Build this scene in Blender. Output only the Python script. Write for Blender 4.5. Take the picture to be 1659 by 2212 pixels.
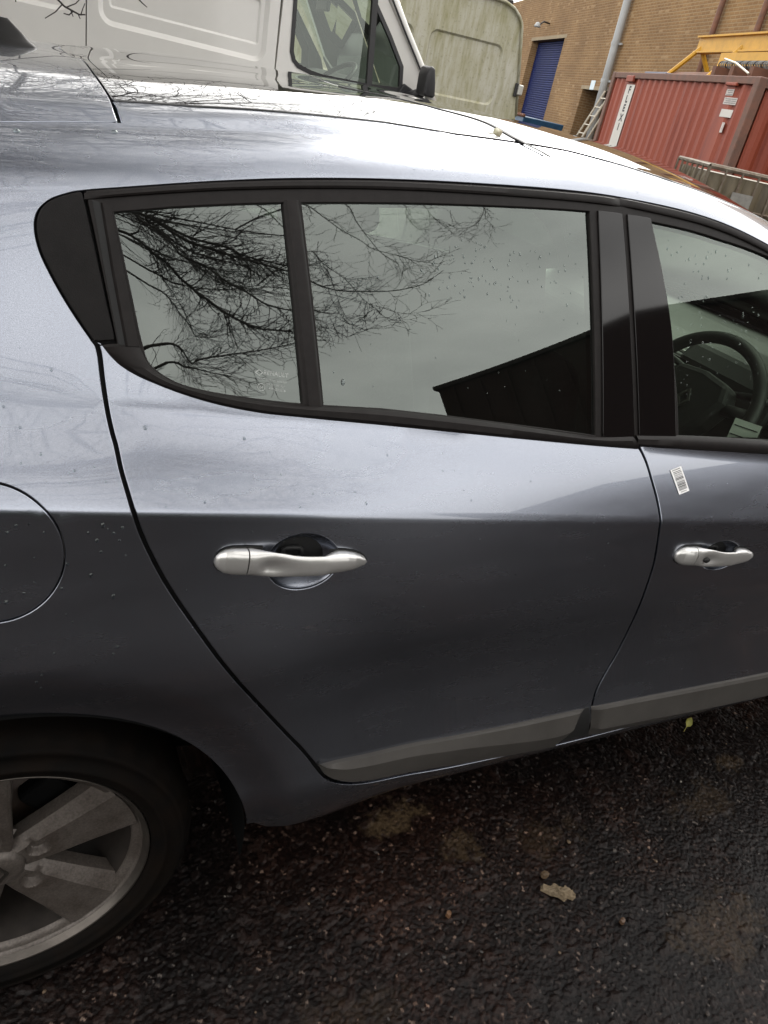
import bpy, bmesh, math, random
import numpy as np
from mathutils import Vector, Matrix
from mathutils.geometry import delaunay_2d_cdt

scn = bpy.context.scene
for o in list(bpy.data.objects):
    bpy.data.objects.remove(o)
R_ = math.radians

# ------------------------------------------------------------------ camera
cam_d = bpy.data.cameras.new('camera'); cam = bpy.data.objects.new('camera', cam_d)
scn.collection.objects.link(cam); scn.camera = cam
cam_d.sensor_fit = 'HORIZONTAL'; cam_d.sensor_width = 36.0; cam_d.lens = 36.0 * 1661 / 1659
cam_d.clip_start = .05; cam_d.clip_end = 2000
cam.matrix_world = Matrix(((0.88856, 0.05473, -0.45549, 0.0183),
                           (-0.41582, 0.51552, -0.74922, -0.8735),
                           (0.19381, 0.85513, 0.48083, 1.5255),
                           (0, 0, 0, 1)))

# ------------------------------------------------------------------ sky: even overcast
SUN_EL, SUN_ROT = R_(38), R_(42)
world = bpy.data.worlds.new('World'); scn.world = world; world.use_nodes = True
nt = world.node_tree; nt.nodes.clear()
wo = nt.nodes.new('ShaderNodeOutputWorld'); bg = nt.nodes.new('ShaderNodeBackground')
sky = nt.nodes.new('ShaderNodeTexSky'); sky.sky_type = 'NISHITA'; sky.sun_disc = False
sky.sun_elevation = SUN_EL; sky.sun_rotation = SUN_ROT; sky.air_density = 1.0; sky.dust_density = 4.0; sky.ozone_density = 1.0
hsv = nt.nodes.new('ShaderNodeHueSaturation'); hsv.inputs['Saturation'].default_value = .15
tc = nt.nodes.new('ShaderNodeTexCoord'); mp = nt.nodes.new('ShaderNodeMapping'); mp.inputs['Scale'].default_value = (1.0, 1.0, 2.2)
nz = nt.nodes.new('ShaderNodeTexNoise'); nz.inputs['Scale'].default_value = 2.3; nz.inputs['Detail'].default_value = 5; nz.inputs['Roughness'].default_value = .55
cr = nt.nodes.new('ShaderNodeValToRGB')
cr.color_ramp.elements[0].position = .3; cr.color_ramp.elements[0].color = (5.2, 5.15, 5.05, 1)
cr.color_ramp.elements[1].position = .75; cr.color_ramp.elements[1].color = (9.4, 9.2, 8.9, 1)
mx = nt.nodes.new('ShaderNodeMix'); mx.data_type = 'RGBA'; mx.inputs[0].default_value = .91
nt.links.new(tc.outputs['Generated'], mp.inputs[0]); nt.links.new(mp.outputs[0], nz.inputs['Vector']); nt.links.new(nz.outputs[0], cr.inputs[0])
nt.links.new(sky.outputs[0], hsv.inputs['Color']); nt.links.new(hsv.outputs[0], mx.inputs[6]); nt.links.new(cr.outputs[0], mx.inputs[7])
nt.links.new(mx.outputs[2], bg.inputs['Color']); bg.inputs['Strength'].default_value = .10
nt.links.new(bg.outputs[0], wo.inputs[0])
sun_d = bpy.data.lights.new('sun', 'SUN'); sun_d.energy = .8; sun_d.angle = R_(25); sun_d.color = (1, .97, .92)
sun = bpy.data.objects.new('sun', sun_d); scn.collection.objects.link(sun)
_d = Vector((math.sin(SUN_ROT) * math.cos(SUN_EL), math.cos(SUN_ROT) * math.cos(SUN_EL), math.sin(SUN_EL)))   # towards the sun
sun.rotation_euler = _d.to_track_quat('Z', 'Y').to_euler(); sun.location = _d * 40
scn.view_settings.view_transform = 'Standard'; scn.view_settings.look = 'None'
scn.view_settings.gamma = 1; scn.view_settings.use_curve_mapping = False
scn.view_settings.exposure = 1.83
scn.render.engine = 'CYCLES'

# ------------------------------------------------------------------ helpers
COL = scn.collection
def tag(o, label=None, cat=None, group=None, kind=None):
    if label: o['label'] = label
    if cat: o['category'] = cat
    if group: o['group'] = group
    if kind: o['kind'] = kind
    return o
def empty(name, loc=(0, 0, 0), rz=0, label=None, cat=None, group=None):
    o = bpy.data.objects.new(name, None); COL.objects.link(o); o.location = loc; o.rotation_euler = (0, 0, rz); o.empty_display_size = .1
    return tag(o, label, cat, group)
def link(name, me, mat, parent=None):
    o = bpy.data.objects.new(name, me); COL.objects.link(o)
    if mat is not None: me.materials.append(mat)
    if parent is not None: o.parent = parent
    return o
def mesh_np(name, V, F, mat, parent=None, smooth=False, normals=None):
    me = bpy.data.meshes.new(name); me.from_pydata([tuple(map(float, v)) for v in V], [], [tuple(map(int, f)) for f in F]); me.update()
    if smooth: me.shade_smooth()
    if normals is not None: me.normals_split_custom_set_from_vertices([tuple(map(float, n)) for n in normals])
    return link(name, me, mat, parent)
def mesh_bm(name, bm, mat, parent=None, smooth=False, bevel=0, segs=2, autosmooth=None):
    bmesh.ops.recalc_face_normals(bm, faces=bm.faces)
    me = bpy.data.meshes.new(name); bm.to_mesh(me); bm.free()
    if smooth: me.shade_smooth()
    if autosmooth: 
        me.shade_smooth(); me.set_sharp_from_angle(angle=R_(autosmooth))
    o = link(name, me, mat, parent)
    if bevel:
        b = o.modifiers.new('bevel', 'BEVEL'); b.width = bevel; b.segments = segs; b.limit_method = 'ANGLE'; b.angle_limit = R_(40)
    return o
def box(bm, c, s, rot=None):
    r = bmesh.ops.create_cube(bm, size=1); vs = r['verts']
    m = Matrix.Translation(c) @ (rot.to_4x4() if rot else Matrix()) @ Matrix.Diagonal((s[0], s[1], s[2], 1))
    bmesh.ops.transform(bm, matrix=m, verts=vs); return vs
def tube(bm, pts, rad, n=8, caps=True):
    """tube along points; rad a number or a list"""
    pts = [Vector(p) for p in pts]; rad = rad if hasattr(rad, '__len__') else [rad] * len(pts)
    up = None; rings = []
    for i, p in enumerate(pts):
        a = pts[max(i - 1, 0)]; b = pts[min(i + 1, len(pts) - 1)]; t = (b - a).normalized()
        if up is None: up = t.orthogonal().normalized()
        up = (up - t * up.dot(t)).normalized(); s = t.cross(up)
        rings.append([bm.verts.new(p + (up * math.cos(2*math.pi*k/n) + s * math.sin(2*math.pi*k/n)) * rad[i]) for k in range(n)])
    for i in range(len(rings) - 1):
        for k in range(n):
            bm.faces.new((rings[i][k], rings[i][(k+1) % n], rings[i+1][(k+1) % n], rings[i+1][k]))
    if caps:
        bm.faces.new(list(reversed(rings[0]))); bm.faces.new(rings[-1])
    return rings
def lathe(bm, prof, n=48, axis='Y', c=(0, 0, 0), close=False):
    """prof: list of (radius, along axis)"""
    rings = []
    for r, h in prof:
        ring = []
        for k in range(n):
            a = 2*math.pi*k/n
            v = (c[0] + r*math.cos(a), c[1] + h, c[2] + r*math.sin(a)) if axis == 'Y' else (c[0] + r*math.cos(a), c[1] + r*math.sin(a), c[2] + h)
            ring.append(bm.verts.new(v))
        rings.append(ring)
    for i in range(len(rings) - 1 + (1 if close else 0)):
        A = rings[i]; B = rings[(i+1) % len(rings)]
        for k in range(n): bm.faces.new((A[k], A[(k+1) % n], B[(k+1) % n], B[k]))
    return rings
def prism(bm, poly, y0, y1, f):
    """extrude a closed 2D polygon; f(u, v, d) -> xyz"""
    A = [bm.verts.new(f(u, v, y0)) for u, v in poly]; B = [bm.verts.new(f(u, v, y1)) for u, v in poly]
    n = len(poly); bm.faces.new(A); bm.faces.new(list(reversed(B)))
    for i in range(n): bm.faces.new((A[i], B[i], B[(i+1) % n], A[(i+1) % n]))
def copy_tree(o, parent=None):
    c = o.copy(); COL.objects.link(c)
    if parent is not None: c.parent = parent
    for ch in list(o.children): copy_tree(ch, c)
    return c
def cr_spline(P, n=8):
    P = [np.array(p, float) for p in P]; out = []
    for i in range(len(P) - 1):
        p0 = P[i-1] if i > 0 else 2*P[0] - P[1]; p1 = P[i]; p2 = P[i+1]; p3 = P[i+2] if i + 2 < len(P) else 2*P[-1] - P[-2]
        d = [max(np.linalg.norm(b - a), 1e-6) ** .5 for a, b in ((p0, p1), (p1, p2), (p2, p3))]
        t0 = 0; t1 = d[0]; t2 = t1 + d[1]; t3 = t2 + d[2]
        for k in range(n):
            t = t1 + (t2 - t1) * k / n
            a1 = (t1-t)/(t1-t0)*p0 + (t-t0)/(t1-t0)*p1; a2 = (t2-t)/(t2-t1)*p1 + (t-t1)/(t2-t1)*p2; a3 = (t3-t)/(t3-t2)*p2 + (t-t2)/(t3-t2)*p3
            b1 = (t2-t)/(t2-t0)*a1 + (t-t0)/(t2-t0)*a2; b2 = (t3-t)/(t3-t1)*a2 + (t-t1)/(t3-t1)*a3
            out.append((t2-t)/(t2-t1)*b1 + (t-t1)/(t2-t1)*b2)
    out.append(P[-1]); return [tuple(p) for p in out]
def resample(P, step, closed=False):
    P = [np.array(p, float) for p in P]
    if closed: P = P + [P[0]]
    out = []
    for a, b in zip(P[:-1], P[1:]):
        n = max(1, int(math.ceil(np.linalg.norm(b - a) / step)))
        for k in range(n): out.append(tuple(a + (b - a) * k / n))
    if not closed: out.append(tuple(P[-1]))
    return out
def area2(P):
    P = np.array(P); return .5 * np.sum(P[:, 0]*np.roll(P[:, 1], -1) - P[:, 1]*np.roll(P[:, 0], -1))
def inset(P, d):
    """move a closed outline inwards by d"""
    P = np.array(P, float); s = 1 if area2(P) > 0 else -1
    e = np.roll(P, -1, 0) - P; e /= np.linalg.norm(e, axis=1, keepdims=True) + 1e-12
    n = np.stack([-e[:, 1], e[:, 0]], -1) * s; a = n + np.roll(n, 1, 0)
    l = np.linalg.norm(a, axis=1, keepdims=True); a = a / (l + 1e-9); c = np.clip(np.sum(a * n, 1, keepdims=True), .45, 1)
    return [tuple(p) for p in P + a * d / c]
def in_poly(pts, P):
    P = np.array(P); x, y = pts[:, 0], pts[:, 1]; r = np.zeros(len(pts), bool)
    for a, b in zip(P, np.roll(P, -1, 0)):
        if a[1] == b[1]: continue
        c = (a[1] > y) != (b[1] > y); r ^= c & (x < (b[0]-a[0])*(y-a[1])/(b[1]-a[1]) + a[0])
    return r

# ------------------------------------------------------------------ materials
def mat(name, base, rough=.5, metal=0., coat=0., coat_rough=.03, spec=.5, var=0., vscale=8., base2=None, vdetail=6, bump=0., bscale=200., stretch=(1, 1, 1), rvar=0., fleck=0., fleck_scale=600., emit=None):
    m = bpy.data.materials.new(name); m.use_nodes = True; t = m.node_tree; p = t.nodes['Principled BSDF']
    p.inputs['Base Color'].default_value = (*base, 1); p.inputs['Roughness'].default_value = rough; p.inputs['Metallic'].default_value = metal
    p.inputs['Coat Weight'].default_value = coat; p.inputs['Coat Roughness'].default_value = coat_rough; p.inputs['Specular IOR Level'].default_value = spec
    tcn = t.nodes.new('ShaderNodeTexCoord'); mpn = t.nodes.new('ShaderNodeMapping'); mpn.inputs['Scale'].default_value = stretch
    t.links.new(tcn.outputs['Object'], mpn.inputs[0])
    if var or base2:
        n = t.nodes.new('ShaderNodeTexNoise'); n.inputs['Scale'].default_value = vscale; n.inputs['Detail'].default_value = vdetail; n.inputs['Roughness'].default_value = .62
        t.links.new(mpn.outputs[0], n.inputs['Vector'])
        r = t.nodes.new('ShaderNodeValToRGB'); r.color_ramp.elements[0].position = .32; r.color_ramp.elements[1].position = .70
        b2 = base2 or tuple(min(1, c * (1 + var)) for c in base); b1 = base if base2 else tuple(c * (1 - var) for c in base)
        r.color_ramp.elements[0].color = (*b1, 1); r.color_ramp.elements[1].color = (*b2, 1)
        t.links.new(n.outputs[0], r.inputs[0]); out = r.outputs[0]
        if fleck:
            v = t.nodes.new('ShaderNodeTexNoise'); v.inputs['Scale'].default_value = fleck_scale; v.inputs['Detail'].default_value = 2
            t.links.new(tcn.outputs['Object'], v.inputs['Vector'])
            mr = t.nodes.new('ShaderNodeMapRange'); mr.inputs[1].default_value = .3; mr.inputs[2].default_value = .7; mr.inputs[3].default_value = 1 - fleck; mr.inputs[4].default_value = 1 + fleck
            t.links.new(v.outputs[0], mr.inputs[0])
            mm = t.nodes.new('ShaderNodeMix'); mm.data_type = 'RGBA'; mm.blend_type = 'MULTIPLY'; mm.inputs[0].default_value = 1
            t.links.new(out, mm.inputs[6]); t.links.new(mr.outputs[0], mm.inputs[7]); out = mm.outputs[2]
        t.links.new(out, p.inputs['Base Color'])
        if rvar:
            mr = t.nodes.new('ShaderNodeMapRange'); mr.inputs[1].default_value = .3; mr.inputs[2].default_value = .7; mr.inputs[3].default_value = max(0, rough - rvar); mr.inputs[4].default_value = min(1, rough + rvar)
            t.links.new(n.outputs[0], mr.inputs[0]); t.links.new(mr.outputs[0], p.inputs['Roughness'])
    if bump:
        n = t.nodes.new('ShaderNodeTexNoise'); n.inputs['Scale'].default_value = bscale; n.inputs['Detail'].default_value = 4
        t.links.new(mpn.outputs[0], n.inputs['Vector'])
        b = t.nodes.new('ShaderNodeBump'); b.inputs['Strength'].default_value = 1; b.inputs['Distance'].default_value = bump
        t.links.new(n.outputs[0], b.inputs['Height']); t.links.new(b.outputs[0], p.inputs['Normal'])
    return m
def glass(name, tint, gain=1.8, film=0.0, ior=1.5):
    m = bpy.data.materials.new(name); m.use_nodes = True; t = m.node_tree; t.nodes.clear()
    o = t.nodes.new('ShaderNodeOutputMaterial'); tr = t.nodes.new('ShaderNodeBsdfTransparent'); tr.inputs[0].default_value = (*tint, 1)
    g = t.nodes.new('ShaderNodeBsdfGlossy'); g.inputs['Roughness'].default_value = .006; g.inputs[0].default_value = (.92, 1, .94, 1)
    f = t.nodes.new('ShaderNodeFresnel'); f.inputs[0].default_value = ior
    k = t.nodes.new('ShaderNodeMath'); k.operation = 'MULTIPLY'; k.use_clamp = True; k.inputs[1].default_value = gain
    s = t.nodes.new('ShaderNodeMixShader'); t.links.new(f.outputs[0], k.inputs[0]); t.links.new(k.outputs[0], s.inputs[0])
    if film:
        d = t.nodes.new('ShaderNodeBsdfDiffuse'); d.inputs[0].default_value = (.5, .5, .47, 1); s2 = t.nodes.new('ShaderNodeMixShader')
        tcn = t.nodes.new('ShaderNodeTexCoord'); n = t.nodes.new('ShaderNodeTexNoise'); n.inputs['Scale'].default_value = 9; n.inputs['Detail'].default_value = 6
        mr = t.nodes.new('ShaderNodeMapRange'); mr.inputs[3].default_value = film * .3; mr.inputs[4].default_value = film * 1.7
        t.links.new(tcn.outputs['Object'], n.inputs['Vector']); t.links.new(n.outputs[0], mr.inputs[0]); t.links.new(mr.outputs[0], s2.inputs[0])
        t.links.new(tr.outputs[0], s2.inputs[1]); t.links.new(d.outputs[0], s2.inputs[2]); t.links.new(s2.outputs[0], s.inputs[1])
    else: t.links.new(tr.outputs[0], s.inputs[1])
    t.links.new(g.outputs[0], s.inputs[2]); t.links.new(s.outputs[0], o.inputs[0]); return m
# ---- car body surface: section knots lofted along x (x forward, y into car, z up) ----
YC = 0.87
def smooth(a, b, v):
    t = np.clip((v - a) / (b - a), 0, 1); return t*t*(3-2*t)
def pchip(xs, ys):
    xs = np.asarray(xs, float); ys = np.asarray(ys, float)
    h = np.diff(xs); d = np.diff(ys) / h
    m = np.zeros_like(ys); m[0] = d[0]; m[-1] = d[-1]
    m[1:-1] = (h[1:] * d[:-1] + h[:-1] * d[1:]) / (h[1:] + h[:-1])
    def f(x):
        x = np.clip(np.asarray(x, float), xs[0], xs[-1])
        i = np.clip(np.searchsorted(xs, x) - 1, 0, len(h) - 1)
        t = (x - xs[i]) / h[i]; t2 = t * t; t3 = t2 * t
        return ((2*t3-3*t2+1)*ys[i] + (t3-2*t2+t)*h[i]*m[i] + (-2*t3+3*t2)*ys[i+1] + (t3-t2)*h[i]*m[i+1])
    return f
XS = [-.80, -.50, -.20, .10, .40, .70, 1.00, 1.30, 1.60, 1.90, 2.20, 2.50, 2.90, 3.30]
PLAN = pchip(XS, [.13, .045, .012, .002, .0, 0, 0, 0, 0, .002, .008, .02, .07, .24])      # plan curvature of the side
TUCK = pchip(XS, [.06, .03, .012, .004, 0, 0, 0, 0, 0, 0, .0, .0, .0, .0])
CREASE = pchip(XS, [1.062, 1.048, 1.028, 1.004, .980, .955, .930, .904, .879, .854, .830, .807, .765, .715])
WTOP = pchip(XS, [1.20, 1.255, 1.300, 1.339, 1.388, 1.417, 1.431, 1.415, 1.345, 1.235, 1.090, .955, .90, .82])
WTOPY = pchip(XS, [.24, .185, .157, .154, .186, .211, .228, .233, .212, .170, .118, .078, .10, .30])
Z8 = pchip(XS, [1.275, 1.32, 1.360, 1.395, 1.431, 1.455, 1.470, 1.456, 1.402, 1.300, 1.150, .985, .925, .835])
Y8 = pchip(XS, [.34, .30, .27, .255, .27, .29, .31, .315, .30, .27, .22, .17, .20, .40])
Z9 = pchip(XS, [1.31, 1.360, 1.390, 1.416, 1.452, 1.473, 1.482, 1.464, 1.408, 1.307, 1.158, .99, .93, .84])
Z10 = pchip(XS, [1.345, 1.400, 1.430, 1.450, 1.463, 1.480, 1.500, 1.502, 1.481, 1.398, 1.245, 1.045, .975, .88])
WK = [0, .23, .355, .46, .70, .974, .986, 1.10, 1.43, 1.60, 1.645, 2.16]
#       normal elevation (deg) below / above each knot
NK = [(-80, -80), (-45, -45), (-16, -16), (10, 10), (-4, -4), (6, 6), (31, 31), (38, 29), (29, 44), (74, 62), (66, 78), (90, 90)]
ARCH = (0.0, .31)
def knots(x):
    p = PLAN(x); zc = CREASE(x); low = TUCK(x)
    one = np.ones_like(zc)
    zmid = .70 * one; zb = zc + .116
    r9 = Y8(x) + .04
    Y = [.30*one + p, .04 + p + low, -.036 + p + low, -.047 + p + low, -.031 + p + low*.6, -.0222 + p, -.0182 + p, .057 + p, WTOPY(x), Y8(x), r9, YC*one]
    zt = np.maximum(WTOP(x), zb + .004)
    z8 = np.maximum(Z8(x), zt + .012); z9 = np.maximum(Z9(x), z8 + .004)
    Z = [.225*one, .258*one, .355*one, .46*one, zmid, zc - .006, zc + .006, zb, zt, z8, z9, np.maximum(Z10(x), z9 + .02)]
    return Y, Z
def body(x, w):
    """points on the right-hand body surface for arrays x (along car) and w (around section)"""
    x = np.atleast_1d(np.asarray(x, float)); w = np.atleast_1d(np.asarray(w, float))
    x, w = np.broadcast_arrays(x, w)
    Y, Z = knots(x); Y = np.array(Y); Z = np.array(Z)
    wk = np.array(WK)
    k = np.clip(np.searchsorted(wk, w, side='right') - 1, 0, len(wk) - 2)
    t = (w - wk[k]) / (wk[k+1] - wk[k])
    ii = np.arange(x.size).reshape(x.shape)
    Yf = Y.reshape(len(wk), -1); Zf = Z.reshape(len(wk), -1); kf = k.ravel(); iif = ii.ravel()
    y0 = Yf[kf, iif]; y1 = Yf[kf+1, iif]; z0 = Zf[kf, iif]; z1 = Zf[kf+1, iif]
    L = np.hypot(y1 - y0, z1 - z0)
    na = np.radians(np.array([n[1] for n in NK])[kf]); nb = np.radians(np.array([n[0] for n in NK])[kf+1])
    ch = np.arctan2(y1 - y0, z1 - z0); gl = kf == 7      # side glass: nearly flat, slight barrel
    cp = smooth(.26, .08, x.ravel())                       # no belt line on the rear pillar
    na = np.where(gl, (ch - .045)*(1-cp) + .55*cp, na); nb = np.where(gl, ch + .045, nb); nb = np.where(kf == 6, nb*(1-cp) + .55*cp, nb)
    # tangent (going up the section) for a normal elevation n: (sin n, cos n) in (y,z)
    t = t.ravel(); t2 = t*t; t3 = t2*t
    h00 = 2*t3-3*t2+1; h10 = t3-2*t2+t; h01 = -2*t3+3*t2; h11 = t3-t2
    y = h00*y0 + h10*L*np.sin(na) + h01*y1 + h11*L*np.sin(nb)
    z = h00*z0 + h10*L*np.cos(na) + h01*z1 + h11*L*np.cos(nb)
    xf = x.ravel()
    # wheel-arch flares, front and rear
    for cx in (0.0, 2.64):
        r = np.hypot(xf - cx, z - .31)
        fl = .024 * (1 - smooth(.465, .74, r)) - .013 * smooth(.472, .392, r)
        y = y - fl * smooth(1.02, .70, z)
    return np.stack([xf, y, z], -1).reshape(x.shape + (3,))
def body_n(x, w, e=5e-4):
    x = np.atleast_1d(np.asarray(x, float)); w = np.atleast_1d(np.asarray(w, float))
    wa = np.clip(w - e, 0, WK[-1]); wb = np.clip(w + e, 0, WK[-1])
    dx = body(x + 2e-3, w) - body(x - 2e-3, w); dw = body(x, wb) - body(x, wa)
    n = np.cross(dx, dw); n /= np.linalg.norm(n, axis=-1, keepdims=True) + 1e-12
    return n

# ------------------------------------------------------------------ ground: one sheet to the horizon, fine relief near the car
rng = np.random.default_rng(7)
def hash2(i, j, k):
    h = (i.astype(np.int64)*374761393 + j.astype(np.int64)*668265263 + k*2147483647) & 0xffffffff
    h = ((h ^ (h >> 13)) * 1274126177) & 0xffffffff; h = h ^ (h >> 16); return (h & 0xffff) / 65535.0
def stones(x, y, cell, seed):
    """rounded chippings: height 0..1 and a random tint for the chipping on top"""
    i0 = np.floor(x/cell).astype(int); j0 = np.floor(y/cell).astype(int); best = np.full(x.shape, -1.); tint = np.zeros(x.shape)
    for di in (-1, 0, 1):
        for dj in (-1, 0, 1):
            i = i0+di; j = j0+dj
            cx = (i + hash2(i, j, seed))*cell; cy = (j + hash2(i, j, seed+1))*cell; r = cell*(.38 + .42*hash2(i, j, seed+2))
            a = hash2(i, j, seed+3)*3.14; dx = x-cx; dy = y-cy; u = dx*np.cos(a)+dy*np.sin(a); v = (-dx*np.sin(a)+dy*np.cos(a))*1.45
            h = np.clip(1 - (np.abs(u/r)**3.2 + np.abs(v/r)**3.2), -1, 1); h = np.where(h > 0, h**.35, h)*(.30 + .70*hash2(i, j, seed+4)) + np.where(h > 0, (u*(hash2(i, j, seed+6)-.5) + v*(hash2(i, j, seed+7)-.5))/r*.7, 0)
            m_ = h > best; best = np.where(m_, h, best); tint = np.where(m_, hash2(i, j, seed+5), tint)
    return np.clip(best, 0, 1), tint
def vnoise(x, y, s, seed):
    u = x/s; v = y/s; i = np.floor(u).astype(int); j = np.floor(v).astype(int); fx = u-i; fy = v-j; fx = fx*fx*(3-2*fx); fy = fy*fy*(3-2*fy)
    return (hash2(i, j, seed)*(1-fx)+hash2(i+1, j, seed)*fx)*(1-fy) + (hash2(i, j+1, seed)*(1-fx)+hash2(i+1, j+1, seed)*fx)*fy
def grow(a, b, far, k=1.25):
    out = []; d = .006; p = b
    while p < far: p += d; d *= k; out.append(p)
    lo = []; d = .006; p = a
    while p > -far: p -= d; d *= k; lo.append(p)
    return lo[::-1], out
def axis(a, b, st, far):
    lo, hi = grow(a, b, far); return np.array(lo + list(np.arange(a, b + 1e-9, st)) + hi)
gxs = axis(-.12, 2.35, .0026, 600); gys = axis(-.66, .38, .0026, 600)
GX, GY = np.meshgrid(gxs, gys); gx = GX.ravel(); gy = GY.ravel()
fade = smooth(.5, 0., np.maximum(np.maximum(-.12-gx, gx-2.4), np.maximum(-.68-gy, gy-.40)))
h1, t1 = stones(gx, gy, .0085, 11); h2, t2 = stones(gx+.3, gy+.7, .0050, 51)
h3, t3 = stones(gx+1.7, gy+.2, .021, 91)
big = (t3 > .86)
gz = fade*(.0026*h1 + .0018*h2*(1-h1) + np.where(big, .0034*h3, 0) + .007*(vnoise(gx, gy, .16, 5)-.5) + .004*(vnoise(gx, gy, .05, 6)-.5)) - fade*.006
tint = np.where(big & (h3 > .15), t3*.6+.15, np.where(h1 > .12, t1, t2*.6)); lift = np.clip(np.maximum(h1, h2*.8), 0, 1)
sand = np.zeros_like(gx)
for cx, cy, rx, ry, k_ in ((.845, .128, .085, .052, 1.), (.965, .010, .050, .050, .55), (1.20, -.02, .10, .05, .25), (1.72, -.06, .12, .05, .28), (1.45, -.36, .16, .08, .30), (.55, -.25, .12, .06, .18), (1.92, .02, .05, .04, .4)):
    rr_ = np.hypot((gx-cx)/rx, (gy-cy)/ry) + .9*(vnoise(gx, gy, .035, 31)-.5) + .7*(vnoise(gx, gy, .012, 32)-.5)
    sand = np.maximum(sand, k_*smooth(1.15, .45, rr_)*(.35 + .65*(vnoise(gx, gy, .006, 33) > .38)))
nx, ny = len(gxs), len(gys)
q = np.arange(nx*ny).reshape(ny, nx)
F = np.stack([q[:-1, :-1], q[:-1, 1:], q[1:, 1:], q[1:, :-1]], -1).reshape(-1, 4)
me = bpy.data.meshes.new('ground'); V = np.stack([gx, gy, gz], -1).astype(np.float32)
me.vertices.add(len(V)); me.vertices.foreach_set('co', V.ravel())
me.loops.add(F.size); me.polygons.add(len(F)); me.loops.foreach_set('vertex_index', F.ravel().astype(np.int32))
me.polygons.foreach_set('loop_start', np.arange(0, F.size, 4, dtype=np.int32)); me.polygons.foreach_set('loop_total', np.full(len(F), 4, dtype=np.int32)); me.update(); me.validate()
for nm, arr in (('chip', tint), ('sand', sand), ('dirt', vnoise(gx, gy, .35, 21)*.6 + vnoise(gx, gy, .09, 22)*.4)):
    at = me.attributes.new(nm, 'FLOAT', 'POINT'); at.data.foreach_set('value', arr.astype(np.float32))
m = bpy.data.materials.new('wet_asphalt'); m.use_nodes = True; t = m.node_tree; p = t.nodes['Principled BSDF']
ac = t.nodes.new('ShaderNodeAttribute'); ac.attribute_name = 'chip'; ad = t.nodes.new('ShaderNodeAttribute'); ad.attribute_name = 'dirt'
r1 = t.nodes.new('ShaderNodeValToRGB'); e = r1.color_ramp.elements
e[0].position = .0; e[0].color = (.0022, .0014, .0012, 1); e[1].position = 1.; e[1].color = (.115, .100, .085, 1)
for ps, c in ((.45, (.0052, .0033, .0028, 1)), (.70, (.0125, .0082, .0068, 1)), (.82, (.009, .0085, .0088, 1)), (.90, (.026, .0195, .016, 1)), (.965, (.040, .032, .027, 1))):
    n = e.new(ps); n.color = c
r2 = t.nodes.new('ShaderNodeValToRGB'); r2.color_ramp.elements[0].position = .35; r2.color_ramp.elements[1].position = .8; r2.color_ramp.elements[0].color = (.75, .75, .78, 1); r2.color_ramp.elements[1].color = (1.9, 1.35, 1.12, 1)
mm = t.nodes.new('ShaderNodeMix'); mm.data_type = 'RGBA'; mm.blend_type = 'MULTIPLY'; mm.inputs[0].default_value = 1
tcn = t.nodes.new('ShaderNodeTexCoord'); nz_ = t.nodes.new('ShaderNodeTexNoise'); nz_.inputs['Scale'].default_value = 420; nz_.inputs['Detail'].default_value = 3
mr = t.nodes.new('ShaderNodeMapRange'); mr.inputs[1].default_value = .3; mr.inputs[2].default_value = .7; mr.inputs[3].default_value = .7; mr.inputs[4].default_value = 1.35
m2 = t.nodes.new('ShaderNodeMix'); m2.data_type = 'RGBA'; m2.blend_type = 'MULTIPLY'; m2.inputs[0].default_value = 1
t.links.new(tcn.outputs['Object'], nz_.inputs['Vector']); t.links.new(nz_.outputs[0], mr.inputs[0])
t.links.new(ac.outputs['Fac'], r1.inputs[0]); t.links.new(ad.outputs['Fac'], r2.inputs[0]); t.links.new(r1.outputs[0], mm.inputs[6]); t.links.new(r2.outputs[0], mm.inputs[7])
t.links.new(mm.outputs[2], m2.inputs[6]); t.links.new(mr.outputs[0], m2.inputs[7]); as_ = t.nodes.new('ShaderNodeAttribute'); as_.attribute_name = 'sand'; m3 = t.nodes.new('ShaderNodeMix'); m3.data_type = 'RGBA'; m3.inputs[7].default_value = (.060, .040, .022, 1)
t.links.new(as_.outputs['Fac'], m3.inputs[0]); t.links.new(m2.outputs[2], m3.inputs[6]); t.links.new(m3.outputs[2], p.inputs['Base Color'])
p.inputs['Roughness'].default_value = .38; p.inputs['Specular IOR Level'].default_value = .16
bp = t.nodes.new('ShaderNodeBump'); bp.inputs['Distance'].default_value = .0012; t.links.new(nz_.outputs[0], bp.inputs['Height']); t.links.new(bp.outputs[0], p.inputs['Normal'])
ground = tag(link('ground', me, m), kind='structure')

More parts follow.
